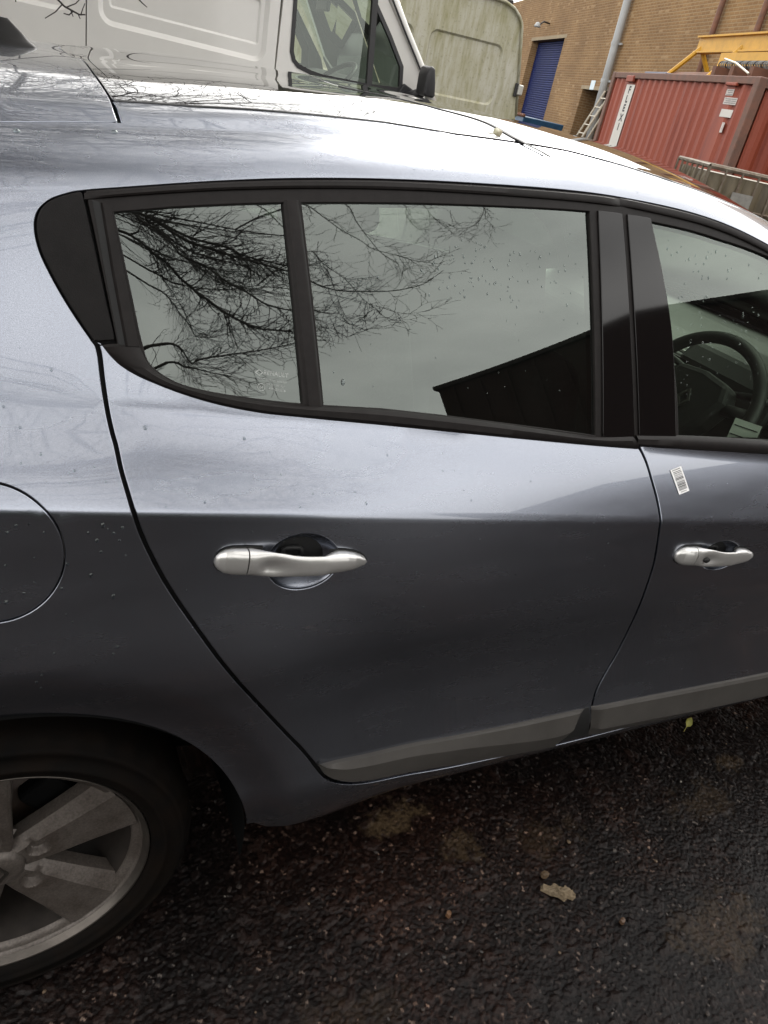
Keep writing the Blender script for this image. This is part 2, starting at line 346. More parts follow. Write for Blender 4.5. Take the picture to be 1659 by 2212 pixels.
# ------------------------------------------------------------------ panel builder on the body surface
def panel(name, outline, m, parent, holes=(), off=0., res=.02, flange=.014, rad=.0015, sym=False, step=.008, free=None):
    loops = [resample(outline, step, True)] + [resample(h, min(step, .005), True) for h in holes]
    allb = np.array([p for l in loops for p in l])
    lo = allb.min(0); hi = allb.max(0)
    ws = list(np.arange(lo[1] + res*.5, hi[1], res))
    for k in (.962, .970, .976, .980, .984, .990, 1.13, 1.43):
        if lo[1] < k < hi[1]:
            ws = [w for w in ws if abs(w - k) > .003] + [k]
    gx, gw = np.meshgrid(np.arange(lo[0] + res*.5, hi[0], res), np.array(sorted(ws)))
    g = np.stack([gx.ravel(), gw.ravel()], -1)
    g = g[in_poly(g, loops[0])]
    for h in loops[1:]:
        if len(g): g = g[~in_poly(g, h)]
    if len(g):
        keep = np.ones(len(g), bool)
        for i in range(0, len(allb), 400):
            d = np.abs(g[:, None, :] - allb[None, i:i+400, :]); keep &= ~((np.hypot(d[..., 0], d[..., 1]) < res * .42).any(1))
        g = g[keep]
    verts = [Vector(p) for p in np.vstack([allb, g]) if True]
    edges = []; s = 0
    for l in loops:
        n = len(l); edges += [(s + i, s + (i+1) % n) for i in range(n)]; s += n
    ov, oe, of, _, _, _ = delaunay_2d_cdt(verts, edges, [], 0, 1e-6)
    P = np.array([(v.x, v.y) for v in ov]); F = np.array([list(f) for f in of if len(f) == 3])
    c = P[F].mean(1); k = in_poly(c, loops[0])
    for h in loops[1:]: k &= ~in_poly(c, h)
    F = F[k]
    used = np.unique(F); remap = -np.ones(len(P), int); remap[used] = np.arange(len(used)); P = P[used]; F = remap[F]
    a = P[F]; cr = (a[:, 1, 0]-a[:, 0, 0])*(a[:, 2, 1]-a[:, 0, 1]) - (a[:, 1, 1]-a[:, 0, 1])*(a[:, 2, 0]-a[:, 0, 0])
    F[cr < 0] = F[cr < 0][:, ::-1]
    N = body_n(P[:, 0], P[:, 1]); X = body(P[:, 0], P[:, 1]) + N * off
    V = [X]; NN = [N]; FF = [tuple(f) for f in F]
    if flange:
        cnt = {}
        for f in F:
            for i in range(3):
                e = (f[i], f[(i+1) % 3]); cnt[(min(e), max(e))] = cnt.get((min(e), max(e)), []) + [e]
        be = [v[0] for v in cnt.values() if len(v) == 1]
        if free: be = [e for e in be if not (free(P[e[0]]) and free(P[e[1]]))]
        T = {}
        for a_, b_ in be:
            d = X[b_] - X[a_]; t = np.cross(d, N[a_]); t /= np.linalg.norm(t) + 1e-12
            for q in (a_, b_): T[q] = T.get(q, np.zeros(3)) + t
        idx = {q: i for i, q in enumerate(T)}; base = len(X); nb = len(idx)
        tq = np.array([T[q] / (np.linalg.norm(T[q]) + 1e-12) for q in T]); Xq = X[list(T)]; Nq = N[list(T)]
        rings = [(tq*rad*.7 - Nq*rad*.3, Nq + .9*tq), (tq*rad - Nq*rad, tq + .15*Nq), (tq*rad - Nq*flange, tq)]
        for dp, nn in rings:
            V.append(Xq + dp); NN.append(nn / np.linalg.norm(nn, axis=1, keepdims=True))
        for a_, b_ in be:
            i, j = idx[a_], idx[b_]; prev = (a_, b_)
            for r in range(3):
                cur = (base + r*nb + i, base + r*nb + j); FF.append((prev[1], prev[0], cur[0], cur[1])); prev = cur
    V = np.vstack(V); NN = np.vstack(NN)
    if sym:
        n = len(V); V2 = V.copy(); V2[:, 1] = 2*YC - V2[:, 1]; N2 = NN.copy(); N2[:, 1] *= -1
        FF = FF + [tuple(n + i for i in reversed(f)) for f in FF]; V = np.vstack([V, V2]); NN = np.vstack([NN, N2])
    return mesh_np(name, V, FF, m, parent, True, NN)
def param(pts, n):
    p = np.array(pts, float); d = np.r_[0, np.cumsum(np.linalg.norm(np.diff(p, axis=0), axis=1))]; s = np.linspace(0, d[-1], n)
    return np.stack([np.interp(s, d, p[:, 0]), np.interp(s, d, p[:, 1])], -1)
def ribbon(name, lines, m, parent, n=80, taper=0, smooth_angle=35, spl=True):
    """loft between polylines on the body surface; each line = (points in x,w, height above the surface)"""
    V = []; 
    for pts, h in lines:
        q = param(cr_spline(pts, 8) if spl and len(pts) > 2 else pts, n); nrm = body_n(q[:, 0], q[:, 1]); hh = np.full(n, h, float)
        if taper:
            k = np.arange(n); hh = hh * np.minimum(1, np.minimum(k, n-1-k) / taper + .15)
        V.append(body(q[:, 0], q[:, 1]) + nrm * hh[:, None])
    r = len(V); V = np.vstack(V); F = []
    for i in range(r - 1):
        for k in range(n - 1): F.append((i*n+k, i*n+k+1, (i+1)*n+k+1, (i+1)*n+k))
    # first line is the upper one or lower one: make normals point outwards
    a, b, c = V[F[0][0]], V[F[0][1]], V[F[0][2]]; q0 = param(lines[0][0], 2)[0]
    if np.dot(np.cross(b - a, c - a), body_n(q0[0], q0[1])[0]) < 0: F = [tuple(reversed(f)) for f in F]
    o = mesh_np(name, V, F, m, parent); o.data.shade_smooth(); o.data.set_sharp_from_angle(angle=R_(smooth_angle)); return o
def lerp_line(A, B, t):
    A = param(A, 60); B = param(B, 60); return [tuple(p) for p in A + (B - A) * t]

# ------------------------------------------------------------------ car materials
def misted(name):
    m = bpy.data.materials.new(name); m.use_nodes = True; t = m.node_tree; t.nodes.clear()
    o = t.nodes.new('ShaderNodeOutputMaterial'); tr = t.nodes.new('ShaderNodeBsdfTransparent'); tr.inputs[0].default_value = (.70, .78, .70, 1)
    tl = t.nodes.new('ShaderNodeBsdfTranslucent'); tl.inputs[0].default_value = (.62, .70, .60, 1); s1 = t.nodes.new('ShaderNodeMixShader')
    tcn = t.nodes.new('ShaderNodeTexCoord'); n = t.nodes.new('ShaderNodeTexNoise'); n.inputs['Scale'].default_value = 3; n.inputs['Detail'].default_value = 5
    mr = t.nodes.new('ShaderNodeMapRange'); mr.inputs[3].default_value = .5; mr.inputs[4].default_value = .95; t.links.new(tcn.outputs['Object'], n.inputs['Vector']); t.links.new(n.outputs[0], mr.inputs[0]); t.links.new(mr.outputs[0], s1.inputs[0])
    g = t.nodes.new('ShaderNodeBsdfGlossy'); g.inputs['Roughness'].default_value = .01; f = t.nodes.new('ShaderNodeFresnel'); s2 = t.nodes.new('ShaderNodeMixShader')
    t.links.new(tr.outputs[0], s1.inputs[1]); t.links.new(tl.outputs[0], s1.inputs[2]); t.links.new(f.outputs[0], s2.inputs[0]); t.links.new(s1.outputs[0], s2.inputs[1]); t.links.new(g.outputs[0], s2.inputs[2]); t.links.new(s2.outputs[0], o.inputs[0]); return m
PAINT = mat('silver_blue_paint', (.264, .283, .330), rough=.265, metal=1., coat=1., coat_rough=.02, var=.035, vscale=5, fleck=.10, fleck_scale=900, stretch=(.6, .6, 3.), rvar=.03)
PLASTIC = mat('matt_black_plastic', (.012, .010, .0095), rough=.48, spec=.16, var=.18, vscale=60, bump=.00006, bscale=900)
GRAIN = mat('grained_black_plastic', (.008, .007, .0068), rough=.50, spec=.14, var=.25, vscale=40, bump=.0003, bscale=700)
GLOSSB = mat('gloss_black_trim', (.006, .005, .005), rough=.05, spec=.38)
RUBBER = mat('black_rubber', (.012, .012, .012), rough=.6, spec=.3)
GREYPL = mat('grey_brown_side_moulding', (.050, .046, .042), rough=.5, spec=.2, var=.12, vscale=14, bump=.00006, bscale=900)
HANDLE = mat('silver_handle_paint', (.58, .57, .55), rough=.30, metal=.75, coat=.8, coat_rough=.05, var=.03, vscale=30, fleck=.05, fleck_scale=1500)
ALLOY = mat('dirty_alloy', (.112, .097, .086), rough=.44, metal=.4, base2=(.052, .041, .034), vscale=18, rvar=.1, fleck=.25, fleck_scale=260, bump=.0002, bscale=300)
ALLOYLIP = mat('alloy_lip', (.085, .075, .066), rough=.34, metal=.8, var=.2, vscale=25)
TYRE = mat('tyre_rubber', (.0028, .0025, .0023), rough=.75, spec=.07, base2=(.006, .004, .0028), vscale=22, bump=.0004, bscale=120)
DARK = mat('dark_underbody', (.004, .004, .004), rough=.9, spec=.05)
INTER = mat('dark_interior_plastic', (.030, .031, .030), rough=.5, var=.1, vscale=40)
FABRIC = mat('seat_fabric', (.045, .047, .05), rough=.9, spec=.2, var=.15, vscale=120)
HEADL = mat('headliner', (.35, .36, .33), rough=.95, spec=.1)
TRIMS = mat('satin_trim', (.35, .35, .33), rough=.3, metal=.8)
BARREL = mat('dirty_shaded_barrel', (.016, .013, .011), rough=.7, spec=.15, var=.3, vscale=30)  # dirt, with the shade between the spokes put into the colour
BRAKE = mat('rusty_brake_disc', (.030, .018, .012), rough=.6, metal=.3, var=.3, vscale=30)
SIDEG = glass('side_glass', (.80, .90, .80), 1.8, .006)
PRIVG = glass('rear_side_glass', (.30, .36, .31), 2.6, .006)
SCREENG = misted('misted_windscreen')
ROOFG = mat('dark_roof_glass', (.015, .015, .016), rough=.03, spec=.6, coat=1., coat_rough=.01)
LAMPR = mat('red_lamp', (.35, .015, .012), rough=.08, coat=1.)
LAMPC = mat('clear_lamp', (.5, .5, .5), rough=.1, metal=.6, coat=1.)
PRINT = mat('etched_print', (.42, .44, .42), rough=.7, spec=.2)
EMBLEM = mat('emblem_metal', (.45, .43, .40), rough=.3, metal=.9)

# ------------------------------------------------------------------ traced outlines (x along the car, w around the section), metres
gap_rear = [(0.1459, 1.1933), (0.1492, 1.1766), (0.1517, 1.1353), (0.155, 1.094), (0.1595, 1.0669), (0.1625, 1.0546), (0.167, 1.0275), (0.1726, 1.0053), (0.18, 0.9783), (0.1897, 0.9509), (0.2026, 0.9223), (0.2178, 0.8926), (0.2347, 0.8637), (0.254, 0.8335), (0.2762, 0.7993), (0.3066, 0.7531), (0.3645, 0.6699), (0.4258, 0.5863), (0.4632, 0.5375), (0.4884, 0.5011), (0.5121, 0.4683), (0.5394, 0.4465), (0.5763, 0.4273), (0.6322, 0.4078), (0.7729, 0.3825), (0.9761, 0.3685), (1.0732, 0.36), (1.1896, 0.36)]
gap_b = [(1.0922, 1.0961), (1.104, 1.0759), (1.1158, 1.0424), (1.1249, 1.0153), (1.1303, 0.9903), (1.1335, 0.9703), (1.1414, 0.9273), (1.1518, 0.8666), (1.156, 0.8041), (1.1605, 0.7354), (1.164, 0.6639), (1.1587, 0.6019), (1.1448, 0.551), (1.135, 0.5153), (1.1337, 0.4863), (1.1377, 0.4587), (1.1914, 0.36)]
trim_r_top = [(0.4939, 0.4993), (0.5274, 0.4977), (0.6179, 0.4858), (0.8255, 0.4735), (1.133, 0.4573)]
trim_r_mid = [(0.5076, 0.4872), (0.5537, 0.4789), (0.831, 0.4468), (1.0732, 0.4234), (1.1383, 0.4205)]
trim_r_bot = [(0.5153, 0.4633), (0.5542, 0.4427), (0.6296, 0.4173), (0.7685, 0.3943), (0.9544, 0.3713), (1.0833, 0.3561)]
trim_f_top = [(1.1432, 0.4575), (1.7165, 0.4399)]
trim_f_mid = [(1.176, 0.392), (1.8048, 0.3389)]
trim_f_bot = [(1.2043, 0.3426), (1.87, 0.3)]
dlo = [(0.1449, 1.1932), (0.1274, 1.2298), (0.1118, 1.2666), (0.0986, 1.3034), (0.0891, 1.3365), (0.0851, 1.3669), (0.0863, 1.3871), (0.0913, 1.4021), (0.1022, 1.4148), (0.1192, 1.4226), (0.1384, 1.4272), (0.1902, 1.429), (0.2696, 1.4293), (0.3555, 1.4279), (0.4163, 1.4278), (0.5008, 1.4281), (0.5364, 1.4282), (0.6849, 1.4283), (0.8533, 1.4283), (1.0115, 1.4295), (1.1106, 1.435), (1.2114, 1.4326), (1.3031, 1.4339), (1.4261, 1.45)]
glass_top_r = [(0.1702, 1.3967), (0.2411, 1.3983), (0.3875, 1.3976), (0.4156, 1.3981), (0.5361, 1.3992), (0.6849, 1.402), (0.8097, 1.4041), (0.9424, 1.4073)]
quarter = [(0.1701, 1.3954), (0.1862, 1.2838), (0.1996, 1.1931), (0.2064, 1.1665), (0.2198, 1.151), (0.2435, 1.1366), (0.2773, 1.128), (0.3207, 1.1231), (0.3823, 1.1196), (0.4197, 1.1191), (0.3921, 1.3982), (0.3875, 1.3976), (0.2411, 1.3983)]
bar_l = [(0.3921, 1.3994), (0.424, 1.1181)]
bar_r = [(0.4143, 1.3993), (0.4491, 1.1166)]
main = [(0.4163, 1.3975), (0.4498, 1.1193), (0.5458, 1.1213), (0.6534, 1.119), (0.7801, 1.1149), (0.9813, 1.1087), (0.9425, 1.4067), (0.8097, 1.4041), (0.6849, 1.402), (0.5361, 1.3992)]
belt_bot_r = [(0.1485, 1.1905), (0.1533, 1.1871), (0.1678, 1.1639), (0.1879, 1.1472), (0.2137, 1.1342), (0.2487, 1.1208), (0.2914, 1.1097), (0.3514, 1.1017), (0.4278, 1.0999), (0.6147, 1.0975), (0.7806, 1.0956), (0.9712, 1.0941), (1.0858, 1.0943)]
bp_rear = [(0.9582, 1.4079), (1.0144, 1.4087), (1.0733, 1.1107), (0.9936, 1.1087)]
bp_front = [(1.0266, 1.4093), (1.0836, 1.4099), (1.1245, 1.3269), (1.1521, 1.2581), (1.1837, 1.1109), (1.0855, 1.1094)]
bgap = [(1.0126, 1.4296), (1.0212, 1.4045), (1.0796, 1.1084)]
fglass_l = [(1.0872, 1.4066), (1.1232, 1.328), (1.1497, 1.2579), (1.1774, 1.1807), (1.1934, 1.1141)]
fglass_t = [(1.0872, 1.4066), (1.178, 1.4069), (1.2847, 1.407), (1.4223, 1.4134)]
fbelt_top = [(1.0903, 1.1096), (1.1949, 1.1135), (1.4666, 1.1205)]
fbelt_bot = [(1.0965, 1.0934), (1.4712, 1.0997)]
cpill_r = [(0.1367, 1.4231), (0.1478, 1.3426), (0.1599, 1.2539), (0.1682, 1.1995), (0.1439, 1.1961)]
fuel = [(0.0304, 1.0046), (0.0591, 0.9949), (0.083, 0.9697), (0.0951, 0.9323), (0.089, 0.8941), (0.0697, 0.8684), (0.0482, 0.8551), (0.0223, 0.851)]
arch = [(0.0148, 0.684), (0.0717, 0.6874), (0.1314, 0.6826), (0.1956, 0.652), (0.267, 0.5852), (0.3221, 0.516), (0.3567, 0.4497), (0.3844, 0.3531)]
cup_r = [(0.3626, 0.9244), (0.3777, 0.9445), (0.4114, 0.956), (0.4485, 0.9476), (0.4745, 0.9214), (0.4693, 0.8795), (0.449, 0.862), (0.4143, 0.8593), (0.382, 0.8704), (0.3593, 0.8878), (0.4172, 0.9076)]
handle_r = [(0.2861, 0.9115), (0.5198, 0.9036), (0.3253, 0.9276), (0.3284, 0.8897), (0.4706, 0.9223)]
cup_f = [(1.2917, 0.8969), (1.3199, 0.947), (1.3757, 0.9314), (1.4035, 0.8918), (1.3969, 0.8278), (1.3491, 0.8099), (1.2858, 0.8411), (1.34, 0.8796)]
handle_f = [(1.1997, 0.8801), (1.4416, 0.8817), (1.249, 0.9057), (1.2712, 0.8512)]
bodybot = [(0.3844, 0.3531), (0.5282, 0.2076), (0.6521, 0.3055), (0.85, 0.2759), (1.03, 0.2685)]
label = [(1.1656, 1.0644), (1.1967, 1.0725), (1.214, 1.0327), (1.1843, 1.0251)]
roofgap_r = [(0.1938, 1.6108), (0.1911, 1.6408), (0.1917, 1.6717), (0.19, 1.7329), (0.1892, 1.8242), (0.1988, 2.0107), (0.2119, 2.16)]
roofgap_f = [(0.7836, 1.8193), (0.8402, 1.7487), (0.854, 1.6593), (0.89, 1.6127), (0.9034, 1.5945)]
ditch_lo = [(0.055, 1.6028), (0.1228, 1.6087), (0.1938, 1.6108), (0.2988, 1.6041), (0.429, 1.6079), (0.5782, 1.6055), (0.7212, 1.6028), (0.901, 1.5936), (1.1155, 1.6014)]
ditch_hi = [(0.1947, 1.672), (0.2391, 1.6683), (0.3034, 1.6608), (0.4214, 1.6595), (0.5972, 1.6583), (0.7201, 1.6439), (0.874, 1.6417), (0.9707, 1.6433), (1.1027, 1.6334)]
fin = [(0.076, 2.0576), (0.1413, 2.16)]
leaf = [(0.8059, 1.6573)]

car = empty('parked_hatchback', label='silver-blue five-door hatchback with black window trims and silver door handles', cat='car')
APR_L = gap_rear
dlo = [(x, w if x < 1. else 1.4302) for x, w in dlo]
dlo_top = dlo + [(1.60, 1.432), (1.80, 1.425), (1.95, 1.40), (2.08, 1.33), (2.17, 1.22)]
front_edge = [(2.205, 1.10), (2.215, .90), (2.21, .60), (2.19, .42), (2.17, .372)]
door_line = cr_spline(gap_rear, 4)
bottom_back = [(2.17, .372), (1.6, .372), (1.1663, .3719)]
aperture = cr_spline(dlo_top, 4)[:-1] + front_edge[:-1] + bottom_back[:-1] + list(reversed(door_line))[:-1]
AR = .392
def arch_pts(cx, a0, a1, n=40, r=AR):
    return [(cx + r*math.cos(R_(a0 + (a1-a0)*i/n)), .31 + r*math.sin(R_(a0 + (a1-a0)*i/n))) for i in range(n+1)]
fuel_c = (.016, .9277); fuel_r = .0792
circle = lambda c, r, n=72, k=1.: [(c[0] + r*math.cos(2*math.pi*i/n), c[1] + k*r*math.sin(2*math.pi*i/n)) for i in range(n)]
top_edge = list(reversed([(-.62, 1.600)] + ditch_lo + [(1.4, 1.60), (1.8, 1.60), (2.262, 1.60)]))
uni = [(-.62, .36)] + arch_pts(0, 173, 9, 60) + [(.398, .372), (.425, .350), (.60, .332), (.90, .315), (1.3, .30), (2.20, .285), (2.262, .31), (2.262, 1.0), (2.262, 1.45)] + top_edge
body_side = panel('body_side', uni, PAINT, car, holes=[inset(aperture, -.0042), circle(fuel_c, fuel_r + .0048)], res=.022)
fuel_flap = panel('fuel_flap', circle(fuel_c, fuel_r), PAINT, body_side, res=.016, rad=.002)
cup_rear = ((.4179, .9068), .0585, .82); cup_front = ((1.3397, .8793), .0585, .84)
belt_up = [(x, w + .008) for x, w in belt_bot_r]
rd = door_line[:-1] + list(reversed(cr_spline(gap_b, 4)))[:-1] + list(reversed(cr_spline(belt_up, 4)))[:-1]
rear_door = panel('rear_door', inset(rd, .0042), PAINT, car, holes=[circle(cup_rear[0], cup_rear[1], 72, cup_rear[2])], res=.02)
fd = cr_spline(gap_b, 4)[:-1] + [(1.168, .3719), (1.6, .372), (2.17, .372)] + list(reversed(front_edge))[1:] + [(2.2, 1.11), (1.45, 1.112), (1.08, 1.108)]
front_door = panel('front_door', inset(fd, .0042), PAINT, car, holes=[circle(cup_front[0], cup_front[1], 72, cup_front[2])], res=.02)
front_wing = panel('front_wing', [(2.268, .36)] + arch_pts(2.64, 173, 7, 40) + [(3.25, .36), (3.28, .8), (3.28, 1.30), (2.9, 1.42), (2.45, 1.50), (2.268, 1.45)], PAINT, car, res=.03)
# dark structure behind the shut lines
qg = [quarter[0]] + cr_spline(quarter[1:10], 4) + quarter[10:]
mg = main
fg = list(reversed(cr_spline(fglass_l, 4))) + fglass_t[1:] + [(1.60, 1.408), (1.80, 1.398), (1.93, 1.375), (2.04, 1.31), (2.12, 1.20), (2.15, 1.13)] + list(reversed(fbelt_top))[:-1]
fg = list(reversed(cr_spline(fglass_l, 4)))[:-1] + fglass_t + [(1.60, 1.408), (1.80, 1.398), (1.93, 1.375), (2.04, 1.31), (2.12, 1.20), (2.15, 1.132)] + [(1.9, 1.130), (1.4544, 1.1277)]
back = [(.425, .36), (2.23, .36), (2.23, 1.20), (2.0, 1.42), (1.8, 1.45), (.10, 1.452), (.06, 1.41), (.055, 1.36), (.09, 1.25), (.12, 1.17), (.125, 1.05), (.15, .95), (.20, .84), (.30, .70), (.40, .56), (.42, .45)]
aperture_frame = panel('aperture_frame', back, RUBBER, body_side, holes=[inset(qg, .003), inset(mg, .003), inset(fg, .003)], off=-.020, res=.04, flange=0)
# window frames, glass and trims
cl = [p for p in dlo if p[0] < .1385 or p[1] < 1.2]; 
cpil = cr_spline(dlo[:11], 5)[:-1] + cpill_r
c_pillar_trim = panel('c_pillar_trim', inset(cpil, .0018), GRAIN, body_side, off=.0012, res=.02, flange=.006, rad=.002)
bg_t, bg_m, bg_b = bgap
frame_r = [(.1395, 1.4285)] + dlo[11:20] + [(bg_m[0]-.001, 1.408), (1.0655, 1.112), (1.0710, 1.0985)] + list(reversed(belt_bot_r))[1:] + [(.149, 1.191), (.1695, 1.1945)]
window_frame = panel('window_frame', inset(frame_r, .0022), PLASTIC, rear_door, holes=[qg, mg], off=.0005, res=.03, flange=.010, rad=.0015)
quarter_glass = panel('quarter_glass', inset(qg, -.004), PRIVG, rear_door, off=-.005, res=.03, flange=0)
door_glass = panel('window_glass', inset(mg, -.004), PRIVG, rear_door, off=-.005, res=.03, flange=0)
topl = dlo[10:20]; topm = [(x, w - .013) for x, w in topl]
ribbon('roof_moulding', [([(x, w - .0025) for x, w in topl], .001), ([(x, w - .004) for x, w in topl], .0045), ([(x, w - .010) for x, w in topl], .0055), ([(x, w - .0125) for x, w in topl], .004), ([(x, w - .0135) for x, w in topl], .0006)], PLASTIC, rear_door, taper=3)
ribbon('frame_lip', [([(.1565, 1.409), (.1660, 1.31), (.1800, 1.190)], .0005), ([(.1585, 1.407), (.1685, 1.31), (.1825, 1.190)], .0045), ([(.1672, 1.3985), (.1835, 1.283), (.1965, 1.190)], .0045), ([(.1685, 1.397), (.1850, 1.282), (.1978, 1.190)], .0)], PLASTIC, rear_door, spl=False)
ribbon('rubber_channel', [([(.1470, 1.414), (.1580, 1.31), (.1720, 1.192)], .0012), ([(.1560, 1.409), (.1655, 1.31), (.1795, 1.192)], .0012)], RUBBER, rear_door, spl=False)
glow_bottom = [(.1979, 1.1894)] + quarter[3:10] + main[1:6] + [(1.066, 1.1142)]
mid1 = lerp_line(cr_spline(glow_bottom, 6), cr_spline(belt_bot_r[1:], 6), .35); mid2 = lerp_line(cr_spline(glow_bottom, 6), cr_spline(belt_bot_r[1:], 6), .75)
belt_r = ribbon('belt_moulding', [(cr_spline(glow_bottom, 6), .0), (lerp_line(cr_spline(glow_bottom, 6), cr_spline(belt_bot_r[1:], 6), .1), .005), (mid1, .0085), (mid2, .0075), (lerp_line(cr_spline(glow_bottom, 6), cr_spline(belt_bot_r[1:], 6), .95), .003), (cr_spline(belt_bot_r[1:], 6), -.002)], PLASTIC, rear_door, n=140, spl=False)
ribbon('divider_bar', [(bar_l, .0005), ([(bar_l[0][0]+.003, bar_l[0][1]), (bar_l[1][0]+.003, bar_l[1][1])], .0035), ([(bar_r[0][0]-.007, bar_r[0][1]), (bar_r[1][0]-.007, bar_r[1][1])], .0045), ([(bar_r[0][0]-.003, bar_r[0][1]), (bar_r[1][0]-.003, bar_r[1][1])], .003), (bar_r, .0)], PLASTIC, rear_door, n=30)
panel('pillar_trim', inset(bp_rear, .001), GLOSSB, rear_door, off=.004, res=.03, flange=.005, rad=.001)
fbot = [(1.079, 1.0985), (1.45, 1.104), (1.8, 1.106), (2.17, 1.108)]
frame_f = [(1.0078, 1.4302)] + dlo[20:] + [(1.60, 1.431), (1.80, 1.424), (1.95, 1.398), (2.075, 1.33), (2.16, 1.22), (2.17, 1.108)] + list(reversed(fbot))[1:] + [(1.0725, 1.112), (1.017, 1.408)]
front_frame = panel('window_frame', inset(frame_f, .0022), PLASTIC, front_door, holes=[fg], off=.0005, res=.03, flange=.010)
front_glass = panel('window_glass', inset(fg, -.004), SIDEG, front_door, off=-.005, res=.03, flange=0)
topf = dlo[20:] + [(1.60, 1.432), (1.80, 1.425), (1.94, 1.40)]; topf = [(1.0105, 1.4315)] + topf
ribbon('roof_moulding', [([(x, w - .0025) for x, w in topf], .001), ([(x, w - .004) for x, w in topf], .0045), ([(x, w - .010) for x, w in topf], .0055), ([(x, w - .0125) for x, w in topf], .004), ([(x, w - .0135) for x, w in topf], .0006)], PLASTIC, front_door, taper=3)
ftop = [(1.0765, 1.1157), (1.1827, 1.1204), (1.4544, 1.1277), (1.8, 1.130), (2.15, 1.132)]
ribbon('belt_moulding', [(ftop, 0.), (lerp_line(ftop, fbot, .1), .005), (lerp_line(ftop, fbot, .35), .0085), (lerp_line(ftop, fbot, .75), .0075), (lerp_line(ftop, fbot, .95), .003), (fbot, -.002)], PLASTIC, front_door, n=90)
panel('pillar_trim', inset([bp_front[0], bp_front[1]] + cr_spline(bp_front[1:5], 4)[1:-1] + bp_front[4:], .001), GLOSSB, front_door, off=.004, res=.03, flange=.005, rad=.001)

# ------------------------------------------------------------------ side mouldings
def side_moulding(top, mid, bot, parent):
    t, m_, b = (param(cr_spline(q, 6) if len(q) > 2 else q, 60) for q in (top, mid, bot))
    L = lambda A, B, s: [tuple(p) for p in A + (B - A) * s]
    return ribbon('side_moulding', [(L(t, m_, -.02), -.002), (L(t, m_, .03), .004), (L(t, m_, .12), .0075), (L(t, m_, 1.), .0135), (L(m_, b, .10), .0125), (L(m_, b, .92), .004), (L(m_, b, 1.), -.004)], GREYPL, parent, n=90, taper=2, smooth_angle=22, spl=False)
side_moulding(trim_r_top[:-1] + [(1.112, .471)], [(.4925, .5045)] + trim_r_mid[1:-1] + [(1.098, .4405)], [(.4955, .4995), (.5114, .4719)] + trim_r_bot[1:], rear_door)
side_moulding([(1.131, .471), (1.692, .4556), (2.16, .445)], [(1.150, .4131), (1.7636, .378), (2.16, .372)], [(1.165, .375), (1.40, .364), (2.16, .362)], front_door)

panel('dark_notch_piece', [(1.100, .443), (1.1155, .471), (1.1235, .471), (1.150, .405), (1.164, .377), (1.075, .382), (1.063, .386)], RUBBER, rear_door, off=.0015, res=.03, flange=.004)  # black piece added so the notch between the side mouldings looks dark

